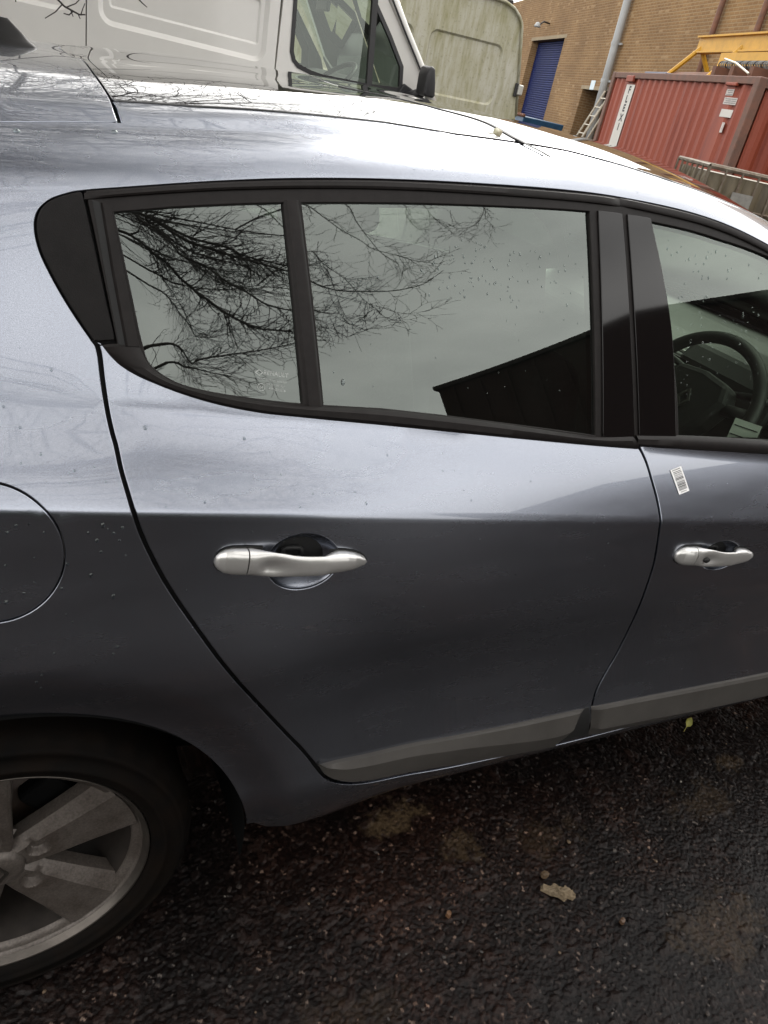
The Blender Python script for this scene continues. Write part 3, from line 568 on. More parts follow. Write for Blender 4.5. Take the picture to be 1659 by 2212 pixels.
# ------------------------------------------------------------------ handles
def handle(cup, uc, wc, parent, lock=False):
    # recess bowl
    (cx, cw), r, k = cup; n = 56; V = []; F = []
    fr = [1., .97, .92, .84, .72, .56, .38, .2, 0.]
    for f in fr:
        a = np.arange(n) * 2*np.pi/n; x = cx + f*r*np.cos(a); w = cw + k*f*r*np.sin(a)
        dep = .030 * (1 - f**2.0) ** .80 + (.0012 if f < 1 else 0)
        V.append(body(x, w) - body_n(x, w) * dep)
    V = np.vstack(V)
    for i in range(len(fr) - 1):
        for j in range(n): F.append((i*n+j, (i+1)*n+j, (i+1)*n+(j+1) % n, i*n+(j+1) % n))
    bowl = mesh_np('handle_recess', V, F, PAINT, parent, True)
    B0 = body(uc, wc)[0]; nn = body_n(uc, wc)[0]; du = body(uc+.05, wc)[0] - body(uc-.05, wc)[0]; du /= np.linalg.norm(du)
    # the handle lies level with the slope of the crease
    up = np.cross(nn, du); up = up if up[2] > 0 else -up
    P3 = lambda u, v, h: B0 + du*u + up*(v - .035*u) + nn*h
    U = np.array([-.1180, -.1165, -.1125, -.105, -.095, -.085, -.0755, -.0745, -.0735, -.065, -.050, -.035, -.022, -.010, .005, .020, .040, .055, .066, .078, .092, .103, .111, .1165, .1185])
    TOPV = np.interp(U, [-.1185, -.116, -.108, -.095, -.075, -.04, -.024, -.008, .012, .040, .056, .070, .085, .10, .112, .1187], [.000, .0085, .0155, .0188, .0195, .0190, .0172, .0142, .0125, .0130, .0158, .0166, .0155, .0120, .0060, -.002])
    BOTV = np.interp(U, [-.1185, -.116, -.108, -.095, -.03, .03, .07, .095, .110, .1187], [-.004, -.011, -.0175, -.0195, -.0196, -.0188, -.0165, -.0120, -.0078, -.0035])
    OUT = np.interp(U, [-.1185, -.116, -.108, -.09, -.075, -.04, 0, .05, .09, .11, .1187], [.002, .007, .013, .0175, .0190, .0200, .0205, .0202, .0175, .011, .003])
    INN = np.interp(U, [-.1185, -.06, -.045, .045, .06, .1187], [-.006, -.006, .011, .011, -.006, -.006])
    m_ = 28
    def build(sel, name, mt, cap):
        V = []; F = []
        for u, t, b, o, i_ in zip(U[sel], TOPV[sel], BOTV[sel], OUT[sel], INN[sel]):
            vc = (t + b)/2; hv = (t - b)/2; hc = (o + i_)/2; hh = (o - i_)/2
            for j in range(m_):
                a = 2*math.pi*j/m_; c_, s_ = math.cos(a), math.sin(a)
                v = vc + hv*math.copysign(abs(c_)**.75, c_); h = hc + hh*math.copysign(abs(s_)**.75, s_)
                if s_ > 0:     # thumb hollow
                    du_ = u + .043; q = (du_/(.030 if du_ > 0 else .014))**2 + ((v + .004)/.010)**2
                    h -= .0055 * math.exp(-q*1.2)
                V.append(P3(u, v, h))
        k_ = int(sel.sum())
        for i in range(k_-1):
            for j in range(m_): F.append((i*m_+j, i*m_+(j+1) % m_, (i+1)*m_+(j+1) % m_, (i+1)*m_+j))
        F.append(tuple(range(m_-1, -1, -1))); F.append(tuple(range((k_-1)*m_, k_*m_)))
        o = mesh_np(name, V, F, mt, parent); o.data.shade_smooth(); o.data.set_sharp_from_angle(angle=R_(50))
        return o
    fine = np.unique(np.r_[U, np.linspace(-.0735, .1165, 60), np.linspace(-.1165, -.0755, 20)])
    TOPV, BOTV, OUT, INN = (np.interp(fine, U, q) for q in (TOPV, BOTV, OUT, INN)); U = fine
    cap = build(U <= -.0750, 'handle_cap', HANDLE, True)
    bar = build(U >= -.0738, 'door_handle', HANDLE, False)
    # thin dark gasket around the handle foot
    V = []; F = []; q = len(U)
    for t_, g in ((TOPV, .0022), (BOTV, -.0022)):
        V += [P3(u, t + g, .0016) for u, t in zip(U, t_)]
    V = np.array(V); F = [(i, q+i, q+i+1, i+1) for i in range(q-1)]
    keep = [f for f in F if not (-.052 < U[f[0]] < .052)]
    mesh_np('handle_gasket', V, keep, RUBBER, parent)
    bm = bmesh.new(); 
    tube(bm, [P3(-.014, .000, -.012), P3(-.014, .010, -.012), P3(-.008, .0125, -.012), P3(.010, .0125, -.012), P3(.014, .010, -.012), P3(.014, .000, -.012)], .0035, 8)
    mesh_bm('handle_latch', bm, RUBBER, parent, True)
    if lock:
        bm = bmesh.new(); c0 = P3(-.043, -.0035, .0258); ringa = []
        for j in range(20):
            a = 2*math.pi*j/20; ringa.append(bm.verts.new(P3(-.043 + .0085*math.cos(a), -.0035 + .0055*math.sin(a), .0165)))
        bm.faces.new(ringa)
        r = bmesh.ops.extrude_face_region(bm, geom=bm.faces[:]); bmesh.ops.translate(bm, vec=Vector(nn)*.003, verts=[v for v in r['geom'] if isinstance(v, bmesh.types.BMVert)])
        mesh_bm('lock_cover', bm, RUBBER, parent, True)
handle(cup_rear, .4030, .9120, rear_door); handle(cup_front, 1.3190, .8850, front_door, True)

# ------------------------------------------------------------------ roof
rg = cr_spline(roofgap_r[:-1], 5); rf = cr_spline(list(reversed(roofgap_f)), 5)
rf_full = rf + [(.76, 1.90), (.74, 2.05), (.735, 2.16)]; rg_full = rg + [(.190, 2.04), (.190, 2.16)]
FREE = lambda p: p[1] > 2.155
dl = [p for p in ditch_lo]; dh = ditch_hi
rear_roof = [(-.62, 1.6045)] + [(x, w + .0035) for x, w in ditch_lo[:2]] + [(.1905, 1.6145)] + [(x - .0030, w) for x, w in rg_full] + [(-.62, 2.16)]
panel('rear_roof_panel', rear_roof, PAINT, car, sym=True, free=FREE, res=.025)
strip_lo = [(x, w + .003) for x, w in ditch_lo[2:]]; strip_hi = [(x, w - .002) for x, w in ditch_hi]
roof_strip = [(.1985, 1.6150)] + strip_lo[1:] + [(1.24, 1.602)] + list(reversed(strip_hi)) + [(.1965, 1.668)]
strip_p = panel('roof_side_strip', roof_strip, PAINT, car, res=.02, rad=.002, off=-.002)
mid_roof = [(.1975, 1.6725)] + [(x, w + .0018) for x, w in ditch_hi[1:6]] + [(.847, 1.645)]
mid_roof = mid_roof + [(x - .003, w) for x, w in rf_full if w > 1.66] + [(x + .003, w) for x, w in reversed(rg_full) if w > 1.675]
panel('sunroof_glass', mid_roof, ROOFG, car, sym=True, free=FREE, res=.025)
front_roof = [(x + .003, w) for x, w in reversed(rf_full) if w > 1.652] + [(.861, 1.6455), (.9707, 1.6453), (1.1027, 1.6360), (1.22, 1.608), (1.5, 1.606), (1.62, 1.608), (1.62, 2.16)]
panel('front_roof_panel', front_roof, ROOFG, car, sym=True, free=FREE, res=.03)
ribbon('roof_seal', [([(x - .005, w) for x, w in rf_full], .0), ([(x - .004, w) for x, w in rf_full], .0012), ([(x + .004, w) for x, w in rf_full], .0012), ([(x + .005, w) for x, w in rf_full], .0)], RUBBER, car, n=60, spl=False)
panel('windscreen', [(1.626, 1.608), (2.0, 1.606), (2.262, 1.604), (2.40, 1.70), (2.46, 2.16), (1.626, 2.16)], SCREENG, car, sym=True, free=FREE, res=.04, flange=0)
panel('scuttle', [(2.255, 1.608), (2.375, 1.70), (2.43, 2.16), (2.53, 2.16), (2.47, 1.70), (2.31, 1.52)], RUBBER, car, sym=True, free=FREE, off=.006, res=.04, flange=.02)
panel('bonnet', [(2.268, 1.458), (2.45, 1.506), (2.9, 1.426), (3.27, 1.31), (3.27, 2.16), (2.47, 2.16), (2.41, 1.70)], PAINT, car, sym=True, free=FREE, res=.04)
# shadowed structure under the roof gaps + pale headliner
panel('roof_frame', [(-.60, 1.50), (1.62, 1.46), (1.62, 1.80), (-.60, 1.80)], RUBBER, car, sym=True, off=-.018, res=.05, flange=0)
panel('headlining', [(-.55, 1.46), (1.60, 1.45), (1.60, 2.16), (-.55, 2.16)], HEADL, car, sym=True, off=-.035, res=.06, flange=0)
# shark-fin aerial
fx = body(.02, 2.04)[0]; bz = fx[2]
bm = bmesh.new(); fy = YC - .03; n = 14; secs = []
for h, x0, x1, wd in ((-.006, .035, .146, .030), (.004, .038, .141, .028), (.010, .042, .131, .020), (.022, .052, .117, .013), (.033, .064, .103, .008), (.040, .074, .094, .004)):
    secs.append([bm.verts.new(((x0+x1)/2 + (x1-x0)/2*math.cos(2*math.pi*k/24), YC + wd*math.sin(2*math.pi*k/24)*(1 - .35*math.cos(2*math.pi*k/24)), float(body(.09, 2.15)[0][2]) + h)) for k in range(24)])
for A, B in zip(secs[:-1], secs[1:]):
    for k in range(24): bm.faces.new((A[k], A[(k+1) % 24], B[(k+1) % 24], B[k]))
bm.faces.new(secs[-1])
mesh_bm('aerial_fin', bm, mat('fin_black', (.006, .0055, .005), rough=.4, spec=.2), car, True)

# ------------------------------------------------------------------ front and rear ends (out of frame)
def end_cap(name, x0, sgn, m):
    ws = np.linspace(.23, 2.16, 40); V = []; F = []; k = len(ws)
    for j, (dx, s) in enumerate([(0, 1.), (.06, .97), (.11, .9), (.14, .78), (.15, .6), (.155, 0.)]):
        P = body(np.full(k, x0), ws); P[:, 0] += sgn*dx; c = np.array([x0, YC, .62]); P[:, 1] = c[1] + (P[:, 1]-c[1])*s; P[:, 2] = c[2] + (P[:, 2]-c[2])*(.35 + .65*s)
        V.append(P)
    V = np.vstack(V); nr = 6
    for i in range(nr-1):
        for j in range(k-1): F.append((i*k+j, i*k+j+1, (i+1)*k+j+1, (i+1)*k+j))
    n = len(V); V2 = V.copy(); V2[:, 1] = 2*YC - V2[:, 1]; F = F + [tuple(n+i for i in reversed(f)) for f in F]
    return mesh_np(name, np.vstack([V, V2]), F, m, car, True)
end_cap('tailgate', -.625, -1, PAINT); end_cap('front_bumper', 3.275, 1, PAINT)
lamp_r = panel('tail_lamp', [(-.60, .80), (-.42, .84), (-.40, 1.0), (-.60, 1.06)], LAMPR, car, off=.006, res=.04, flange=.008)
lamp_f = panel('headlamp', [(2.95, .86), (3.24, .84), (3.24, 1.0), (2.95, 1.10)], LAMPC, car, off=.006, res=.04, flange=.008)

# ------------------------------------------------------------------ wheels
def wheel(cx, parent, y0=0.0):
    W0 = (cx, y0, .31)
    bm = bmesh.new()
    lathe(bm, [(.2235, .010), (.2262, .006), (.2295, -.001), (.2318, -.0035), (.2335, -.002), (.2340, .004), (.2290, .012)], 96, 'Y', W0)
    rim = mesh_bm('wheel', bm, ALLOYLIP, parent, True)
    bm = bmesh.new(); lathe(bm, [(.2236, .0098), (.2222, .0150), (.2195, .0170), (.2090, .0180), (.2065, .0265)], 96, 'Y', W0); mesh_bm('rim_ring', bm, ALLOY, rim, True)
    bm = bmesh.new(); lathe(bm, [(.2065, .026), (.200, .035), (.190, .055), (.183, .10), (.190, .17), (.200, .19)], 72, 'Y', W0); mesh_bm('rim_barrel', bm, BARREL, rim, True)
    bm = bmesh.new()
    prof = [(.2325, .008), (.236, -.004), (.246, -.0115), (.2535, -.0125), (.2545, -.0148), (.262, -.0155), (.2628, -.0130), (.276, -.0125), (.284, -.0095), (.2845, -.0108), (.292, -.0075), (.2935, -.0045), (.301, .002), (.3065, .011), (.3095, .022), (.3115, .05), (.312, .095), (.3115, .14), (.3085, .172), (.300, .19), (.26, .20), (.235, .19)]
    rings = lathe(bm, prof, 120, 'Y', W0)
    for k in range(120):                                   # shoulder blocks
        if k % 3 == 0:
            for r in (12, 13):
                v = rings[r][k]; d = Vector((v.co.x - cx, 0, v.co.z - .31)).normalized(); v.co -= d * .004
    for v in bm.verts:                                     # the tyre stands on the ground
        if v.co.z < .002: v.co.z = .002
    mesh_bm('tyre', bm, TYRE, rim, True)
    bm = bmesh.new()
    # spokes: five broad blades, centre line along +angle
    NS = 70
    def spoke_mesh():
        bm = bmesh.new(); st = []
        for i in range(NS):
            s = i/(NS-1); r = .040 + s*(.2180 - .040)
            hw = np.interp(s, [0, .12, .30, .55, .8, 1.], [.029, .0345, .0400, .0480, .0575, .0655])
            dep = np.interp(s, [0, .15, .4, .75, 1.], [.022, .0205, .0180, .0150, .0130])
            prof = [(-1., .040), (-1., .008), (-.95, .0025), (-.86, .0)] + [(-.86 + 1.34*j/24, .0) for j in range(1, 25)] + [(.74, .0065), (1., .0145), (1., .040)]
            st.append([bm.verts.new((r*math.cos(q*hw/r), r*math.sin(q*hw/r), dep + h)) for q, h in prof])
        for A, B in zip(st[:-1], st[1:]):
            for k in range(len(A)-1): bm.faces.new((A[k], A[k+1], B[k+1], B[k]))
        bmesh.ops.recalc_face_normals(bm, faces=bm.faces)
        # lug hollow pressed into the spoke root
        for v in bm.verts:
            q = ((v.co.x - .066)**2 + v.co.y**2)/.019**2
            if q < 1 and v.co.z < .03: v.co.z += .014*(lambda k_: k_*k_*(3-2*k_))(min(1., (1-q)*1.8))
        me = bpy.data.meshes.new('spoke'); bm.to_mesh(me); bm.free(); me.shade_smooth(); me.set_sharp_from_angle(angle=R_(20)); me.materials.append(ALLOY)
        return me
    sm = spoke_mesh()
    for k in range(5):
        a = R_(28 + 72*k); o = bpy.data.objects.new('spoke', sm); COL.objects.link(o); o.parent = rim
        # local x radial, local y tangential, local z into the wheel (+y)
        ca, sa = math.cos(a), math.sin(a)
        o.matrix_local = Matrix(((ca, -sa, 0, cx), (0, 0, 1, y0), (sa, ca, 0, .31), (0, 0, 0, 1)))
    bm = bmesh.new(); lathe(bm, [(.060, .050), (.048, .042), (.041, .030), (.0385, .0205), (.0355, .0165), (.031, .0135), (.020, .0118), (.0005, .0112)], 48, 'Y', W0); mesh_bm('centre_cap', bm, ALLOY, rim, True)
    bm = bmesh.new()
    # raised diamond outline on the cap
    def dia(rx, rz): return [(0, rz), (rx, .0), (0, -rz), (-rx, 0)]
    A = dia(.0135, .0195); B = dia(.0085, .0130)
    for i in range(4):
        j = (i+1) % 4; q = [A[i], A[j], B[j], B[i]]
        prism(bm, q, .0080, .0135, lambda u, v, d: (cx + u, y0 + d, .31 + v))
    mesh_bm('cap_emblem', bm, ALLOYLIP, rim)
    bm = bmesh.new(); lathe(bm, [(.02, .10), (.135, .10), (.137, .112), (.02, .112)], 48, 'Y', W0); mesh_bm('brake_disc', bm, BRAKE, rim, True)
    bm = bmesh.new(); box(bm, (cx + .09, y0 + .098, .31 + .075), (.07, .05, .10), Matrix.Rotation(R_(-40), 3, 'Y')); mesh_bm('brake_caliper', bm, DARK, rim, bevel=.008)
    # arch liner
    bm = bmesh.new(); n = 40; prof = [(AR - .002, -.040), (AR + .004, .0), (AR + .006, .12), (AR + .004, .24), (.0, .245)]; st = []
    for r, h in prof:
        st.append([bm.verts.new((cx + r*math.cos(R_(-7 + 194*i/n)), h + y0, .31 + r*math.sin(R_(-7 + 194*i/n)))) for i in range(n+1)])
    for A, B in zip(st[:-1], st[1:]):
        for i in range(n): bm.faces.new((A[i], A[i+1], B[i+1], B[i]))
    mesh_bm('arch_liner', bm, DARK, parent, True)
    return rim
w_r = wheel(0.0, car); w_f = wheel(2.64, car)

# ------------------------------------------------------------------ underside, interior
bm = bmesh.new(); box(bm, (1.32, YC, .27), (1.75, 1.40, .06)); mesh_bm('underbody', bm, DARK, car)
bm = bmesh.new(); box(bm, (1.34, YC, .35), (1.72, 1.50, .05)); mesh_bm('cabin_floor', bm, INTER, car)
panel('door_lining', [(.42, .38), (2.2, .38), (2.2, 1.10), (1.6, 1.105), (.45, 1.10), (.20, 1.12), (.16, 1.0), (.25, .80), (.40, .60)], INTER, body_side, off=-.05, res=.08, flange=0)
def seat(x, y):
    bm = bmesh.new(); tl = Matrix.Rotation(R_(-17), 3, 'Y')
    box(bm, (x, y, .50), (.50, .50, .18), Matrix.Rotation(R_(-6), 3, 'Y')); s = mesh_bm('seat', bm, FABRIC, car, True, bevel=.06, segs=4)
    bm = bmesh.new(); v = box(bm, (x - .30, y, .82), (.15, .48, .62), tl); mesh_bm('backrest', bm, FABRIC, s, True, bevel=.06, segs=4)
    bm = bmesh.new(); box(bm, (x - .43, y, 1.225), (.10, .27, .17), tl); mesh_bm('headrest', bm, FABRIC, s, True, bevel=.04, segs=4)
    for d in (-.06, .06):
        bm = bmesh.new(); tube(bm, [(x - .37, y + d, 1.08), (x - .415, y + d, 1.18)], .006, 8); mesh_bm('headrest_post', bm, TRIMS, s, True)
seat(1.40, .47); seat(1.40, 1.27)
bm = bmesh.new(); box(bm, (.52, YC, .50), (.48, 1.28, .18)); rs = mesh_bm('rear_bench', bm, FABRIC, car, True, bevel=.05, segs=3)
bm = bmesh.new(); box(bm, (.24, YC, .80), (.15, 1.24, .56), Matrix.Rotation(R_(-20), 3, 'Y')); mesh_bm('backrest', bm, FABRIC, rs, True, bevel=.05, segs=3)
for y in (.50, 1.24):
    bm = bmesh.new(); box(bm, (.13, y, 1.12), (.09, .25, .12), Matrix.Rotation(R_(-20), 3, 'Y')); mesh_bm('headrest', bm, FABRIC, rs, True, bevel=.035, segs=3)
# dashboard: profile swept across the cabin
prof = [(1.80, .55), (1.80, .80), (1.815, .92), (1.84, .985), (1.90, 1.015), (2.02, 1.03), (2.25, 1.04), (2.44, 1.03), (2.44, .60)]
bm = bmesh.new(); prism(bm, prof, .16, 1.58, lambda u, v, d: (u, d, v)); dash = mesh_bm('dashboard', bm, INTER, car, bevel=.012)
bm = bmesh.new(); prism(bm, [(1.79, .93), (1.80, 1.02), (1.84, 1.065), (1.96, 1.075), (2.05, 1.03), (1.9, .93)], .32, .66, lambda u, v, d: (u, d, v)); mesh_bm('instrument_hood', bm, INTER, dash, bevel=.015)
for yv in (.215, .62):
    bm = bmesh.new()
    for k in range(5): box(bm, (1.812, yv + .045, (.90 if yv < .5 else .945) + .016*k), (.03, .085, .004))
    mesh_bm('vent_slat', bm, RUBBER, dash)
    bm = bmesh.new(); z0, z1, a0, a1 = (.885 if yv < .5 else .932), (.985 if yv < .5 else 1.022), yv - .012, yv + .102
    tube(bm, [(1.803, a0, z0), (1.803, a1, z0), (1.812, a1 + .012, (z0+z1)/2), (1.825, a1, z1), (1.825, a0, z1), (1.810, a0 - .008, (z0+z1)/2), (1.803, a0, z0)], .006, 8); mesh_bm('vent_surround', bm, TRIMS, dash, True)
# steering wheel
sw_c = Vector((1.665, .458, .962)); sw_m = Matrix.Translation(sw_c) @ Matrix.Rotation(R_(-64), 4, 'Y')
bm = bmesh.new(); n = 64; Rr = .185
tube(bm, [sw_m @ Vector((Rr*math.cos(2*math.pi*k/n)*.97, Rr*math.sin(2*math.pi*k/n), 0)) for k in range(n+1)], .0165, 12, False)
swheel = mesh_bm('steering_wheel', bm, INTER, car, True)
bm = bmesh.new()
hub_poly = [(.075, -.085), (.085, 0), (.075, .085), (.03, .105), (-.04, .085), (-.10, .05), (-.115, 0), (-.10, -.05), (-.04, -.085), (.03, -.105)]
prism(bm, hub_poly, -.045, .022, lambda u, v, d: sw_m @ Vector((u, v, d))); mesh_bm('airbag_pad', bm, INTER, swheel, bevel=.014)
for pts in ([(.02, .09), (.035, .175)], [(.02, -.09), (.035, -.175)], [(-.09, .02), (-.175, .03)], [(-.09, -.02), (-.175, -.03)]):
    bm = bmesh.new(); tube(bm, [sw_m @ Vector((*pts[0], -.01)), sw_m @ Vector((*pts[1], -.004))], .016, 10); mesh_bm('wheel_spoke', bm, INTER, swheel, True)
bm = bmesh.new(); A = [(.030, 0), (0, .021), (-.030, 0), (0, -.021)]; B = [(.019, 0), (0, .013), (-.019, 0), (0, -.013)]
for i in range(4):
    j = (i+1) % 4; prism(bm, [A[i], A[j], B[j], B[i]], .018, .026, lambda u, v, d: sw_m @ Vector((u - .005, v, d)))
mesh_bm('wheel_emblem', bm, EMBLEM, swheel)
for s in (-1, 1):
    bm = bmesh.new(); tube(bm, [(1.75, .475 + s*.05, .995), (1.715, .475 + s*.16, 1.03), (1.71, .475 + s*.20, 1.035)], .009, 8); mesh_bm('column_stalk', bm, INTER, dash, True)
# interior mirror
bm = bmesh.new(); box(bm, (1.72, YC, 1.36), (.03, .24, .07)); mesh_bm('interior_mirror', bm, RUBBER, car, bevel=.012)
# exterior mirror on the front door (ahead of the frame)
bm = bmesh.new(); box(bm, (2.06, -.07, 1.06), (.11, .17, .13)); mm = mesh_bm('door_mirror', bm, PAINT, front_door, True, bevel=.04, segs=4)

# ------------------------------------------------------------------ mirrored left-hand side
for p in (strip_p, body_side, rear_door, front_door, front_wing, lamp_r, lamp_f, w_r, w_f):
    q = copy_tree(p, car); q.scale = (1, -1, 1); q.location = (0, 2*YC, 0)

# ------------------------------------------------------------------ white van beside the car
VWHITE = mat('van_white_paint', (.66, .64, .60), rough=.32, coat=.6, coat_rough=.08, var=.05, vscale=1.5)
VBLACK = mat('van_black_plastic', (.025, .024, .025), rough=.45)
VGREY = mat('van_grey_plastic', (.16, .16, .155), rough=.5, var=.15, vscale=20)
VLINE = mat('van_cab_lining', (.10, .10, .095), rough=.7)
VGLASS = glass('van_glass', (.72, .80, .72), 1.6, .02)
ALGAE = bpy.data.materials.new('algae_stained_white_paint'); ALGAE.use_nodes = True
t = ALGAE.node_tree; p = t.nodes['Principled BSDF']; p.inputs['Roughness'].default_value = .6
tcn = t.nodes.new('ShaderNodeTexCoord'); mp1 = t.nodes.new('ShaderNodeMapping'); mp1.inputs['Scale'].default_value = (9, 9, 1.3)
n1 = t.nodes.new('ShaderNodeTexNoise'); n1.inputs['Scale'].default_value = 1.6; n1.inputs['Detail'].default_value = 8; n1.inputs['Roughness'].default_value = .65
n2 = t.nodes.new('ShaderNodeTexNoise'); n2.inputs['Scale'].default_value = 1.3; n2.inputs['Detail'].default_value = 7; n2.inputs['Roughness'].default_value = .6
n3 = t.nodes.new('ShaderNodeTexNoise'); n3.inputs['Scale'].default_value = 34; n3.inputs['Detail'].default_value = 6
t.links.new(tcn.outputs['Object'], mp1.inputs[0]); t.links.new(mp1.outputs[0], n1.inputs['Vector']); t.links.new(tcn.outputs['Object'], n2.inputs['Vector']); t.links.new(tcn.outputs['Object'], n3.inputs['Vector'])
ra = t.nodes.new('ShaderNodeValToRGB'); ra.color_ramp.elements[0].position = .42; ra.color_ramp.elements[1].position = .66; ra.color_ramp.elements[0].color = (.42, .405, .34, 1); ra.color_ramp.elements[1].color = (.175, .16, .05, 1)
rb = t.nodes.new('ShaderNodeValToRGB'); rb.color_ramp.elements[0].position = .38; rb.color_ramp.elements[1].position = .62; rb.color_ramp.elements[0].color = (.40, .385, .32, 1); rb.color_ramp.elements[1].color = (.235, .22, .105, 1)
rc = t.nodes.new('ShaderNodeValToRGB'); rc.color_ramp.elements[0].position = .24; rc.color_ramp.elements[1].position = .42; rc.color_ramp.elements[0].color = (.55, .55, .48, 1); rc.color_ramp.elements[1].color = (1.05, 1.05, 1.05, 1)
t.links.new(n1.outputs[0], ra.inputs[0]); t.links.new(n2.outputs[0], rb.inputs[0]); t.links.new(n3.outputs[0], rc.inputs[0])
m1 = t.nodes.new('ShaderNodeMix'); m1.data_type = 'RGBA'; m1.inputs[0].default_value = .5; m2 = t.nodes.new('ShaderNodeMix'); m2.data_type = 'RGBA'; m2.blend_type = 'MULTIPLY'; m2.inputs[0].default_value = .8
t.links.new(ra.outputs[0], m1.inputs[6]); t.links.new(rb.outputs[0], m1.inputs[7]); t.links.new(m1.outputs[2], m2.inputs[6]); t.links.new(rc.outputs[0], m2.inputs[7]); t.links.new(m2.outputs[2], p.inputs['Base Color'])

def rrect(x0, z0, x1, z1, r, n=6):
    out = []
    for cx, cz, a0 in ((x1-r, z0+r, -90), (x1-r, z1-r, 0), (x0+r, z1-r, 90), (x0+r, z0+r, 180)):
        out += [(cx + r*math.cos(R_(a0 + 90*i/n)), cz + r*math.sin(R_(a0 + 90*i/n))) for i in range(n+1)]
    return out
def sheet(name, outline, m, parent, holes=(), pockets=(), y=0., lean=0., back=.03, res=.12):
    """van side sheet in the x-z plane (facing -y) with openings and stepped pockets; pockets = [(outline, [(inset, depth), ...])]"""
    loops = [resample(outline, .10, True)] + [resample(h, .04, True) for h in holes]
    steps = []
    for po, st in pockets:
        for ins, dep in st: steps.append((resample(inset(po, ins) if ins else po, .03, True), dep))
    allp = [q for l in loops for q in l] + [q for l, d in steps for q in l]; edges = []; s = 0
    for l in loops + [l for l, d in steps]:
        n = len(l); edges += [(s+i, s+(i+1) % n) for i in range(n)]; s += n
    ov, oe, of, _, _, _ = delaunay_2d_cdt([Vector(q) for q in allp], edges, [], 0, 1e-6)
    P = np.array([(v.x, v.y) for v in ov]); F = np.array([list(f) for f in of if len(f) == 3]); c = P[F].mean(1); k = in_poly(c, loops[0])
    for h in loops[1:]: k &= ~in_poly(c, h)
    F = F[k]; a = P[F]; cr = (a[:, 1, 0]-a[:, 0, 0])*(a[:, 2, 1]-a[:, 0, 1]) - (a[:, 1, 1]-a[:, 0, 1])*(a[:, 2, 0]-a[:, 0, 0]); F[cr < 0] = F[cr < 0][:, ::-1]
    D = np.zeros(len(P))
    for l, dep in steps:
        cen = np.array(l).mean(0); D[in_poly(cen + (P - cen)*.9985, l)] = dep
    V = np.stack([P[:, 0], y + D + lean*(P[:, 1]-1.4), P[:, 1]], -1); n = len(V)
    cnt = {}
    for f in F:
        for i in range(3):
            e = (f[i], f[(i+1) % 3]); cnt.setdefault((min(e), max(e)), []).append(e)
    V2 = V.copy(); V2[:, 1] += back; FF = [tuple(f) for f in F]
    FF += [(b, a_, n+a_, n+b) for (a_, b) in [v[0] for v in cnt.values() if len(v) == 1]]
    o = mesh_np(name, np.vstack([V, V2]), FF, m, parent); o.data.shade_smooth(); o.data.set_sharp_from_angle(angle=R_(14)); return o

van = empty('white_panel_van', (0, 4.2, 0), label='clean white panel van parked alongside the silver hatchback', cat='van')
LEAN = .05
vwin = [(1.745, 1.95), (1.760, 1.56), (1.780, 1.515), (1.815, 1.487), (1.90, 1.468), (1.977, 1.460), (2.286, 1.464), (2.510, 1.480), (2.528, 1.50), (2.512, 1.62), (2.40, 1.765), (2.26, 1.925), (2.20, 1.985), (2.12, 2.01), (1.79, 2.01), (1.755, 1.99)]
vside = [(-3.2, .38), (1.675, .38), (1.675, 2.30), (1.60, 2.42), (-3.15, 2.46), (-3.2, 2.40)]
pk = rrect(.678, 1.487, 1.612, 2.20, .075); pk = [(x, z - (x-.68)*.021) for x, z in pk]
pkl = rrect(-.80, 1.505, .545, 2.20, .075)
pk3 = rrect(.735, 1.572, 1.565, 1.80, .02); pk3 = [(x, z - (x-.735)*.021) for x, z in pk3]
seamL = .612
side_rear = sheet('rear_side', [(-3.2, .38), (seamL - .003, .38), (seamL + .008, 2.44), (-3.15, 2.46), (-3.2, 2.40)], VWHITE, van, pockets=[(pkl, [(0, 0), (.022, .014)])], lean=LEAN)
side_mid = sheet('side_panel', [(seamL + .003, .38), (1.672, .38), (1.672, 2.30), (1.60, 2.42), (seamL + .014, 2.44)], VWHITE, van, pockets=[(pk, [(0, 0), (.026, .016)]), (pk3, [(0, .016), (.012, .024)])], lean=LEAN)
door_out = [(1.712, .38), (1.712, 1.38), (1.705, 1.41), (1.681, 1.452), (1.688, 1.85), (1.70, 2.10), (1.80, 2.16), (2.10, 2.14), (2.27, 2.03), (2.47, 1.80), (2.665, 1.575), (2.72, 1.45), (2.74, .9), (2.70, .40)]
vdoor = sheet('cab_door', door_out, VWHITE, van, holes=[vwin], lean=LEAN)
sheet('door_glass', inset(vwin, .004), VGLASS, vdoor, y=.012, lean=LEAN, back=.004)
for a, b in ((0, .020),):
    L = resample(vwin, .03, True); I = inset(L, .020); n = len(L); V = []
    for ps, yy in ((inset(L, -.004), -.004), (I, -.006), (I, .02)): V += [(x, yy + LEAN*(z-1.4), z) for x, z in ps]
    mesh_np('window_rubber', V, [(k*n+i, (k+1)*n+i, (k+1)*n+(i+1) % n, k*n+(i+1) % n) for k in range(2) for i in range(n)], VBLACK, vdoor)
bm = bmesh.new()
prism(bm, [(2.232, 2.00), (2.268, 2.00), (2.316, 1.468), (2.280, 1.462)], -.008, .02, lambda u, v, d: (u, d + LEAN*(v-1.4), v)); mesh_bm('quarter_bar', bm, VBLACK, vdoor)
bm = bmesh.new(); prism(bm, [(1.765, 1.447), (1.775, 1.420), (2.30, 1.437), (2.30, 1.462)], -.022, .005, lambda u, v, d: (u, d, v)); mesh_bm('rub_strip', bm, VGREY, vdoor, bevel=.006)
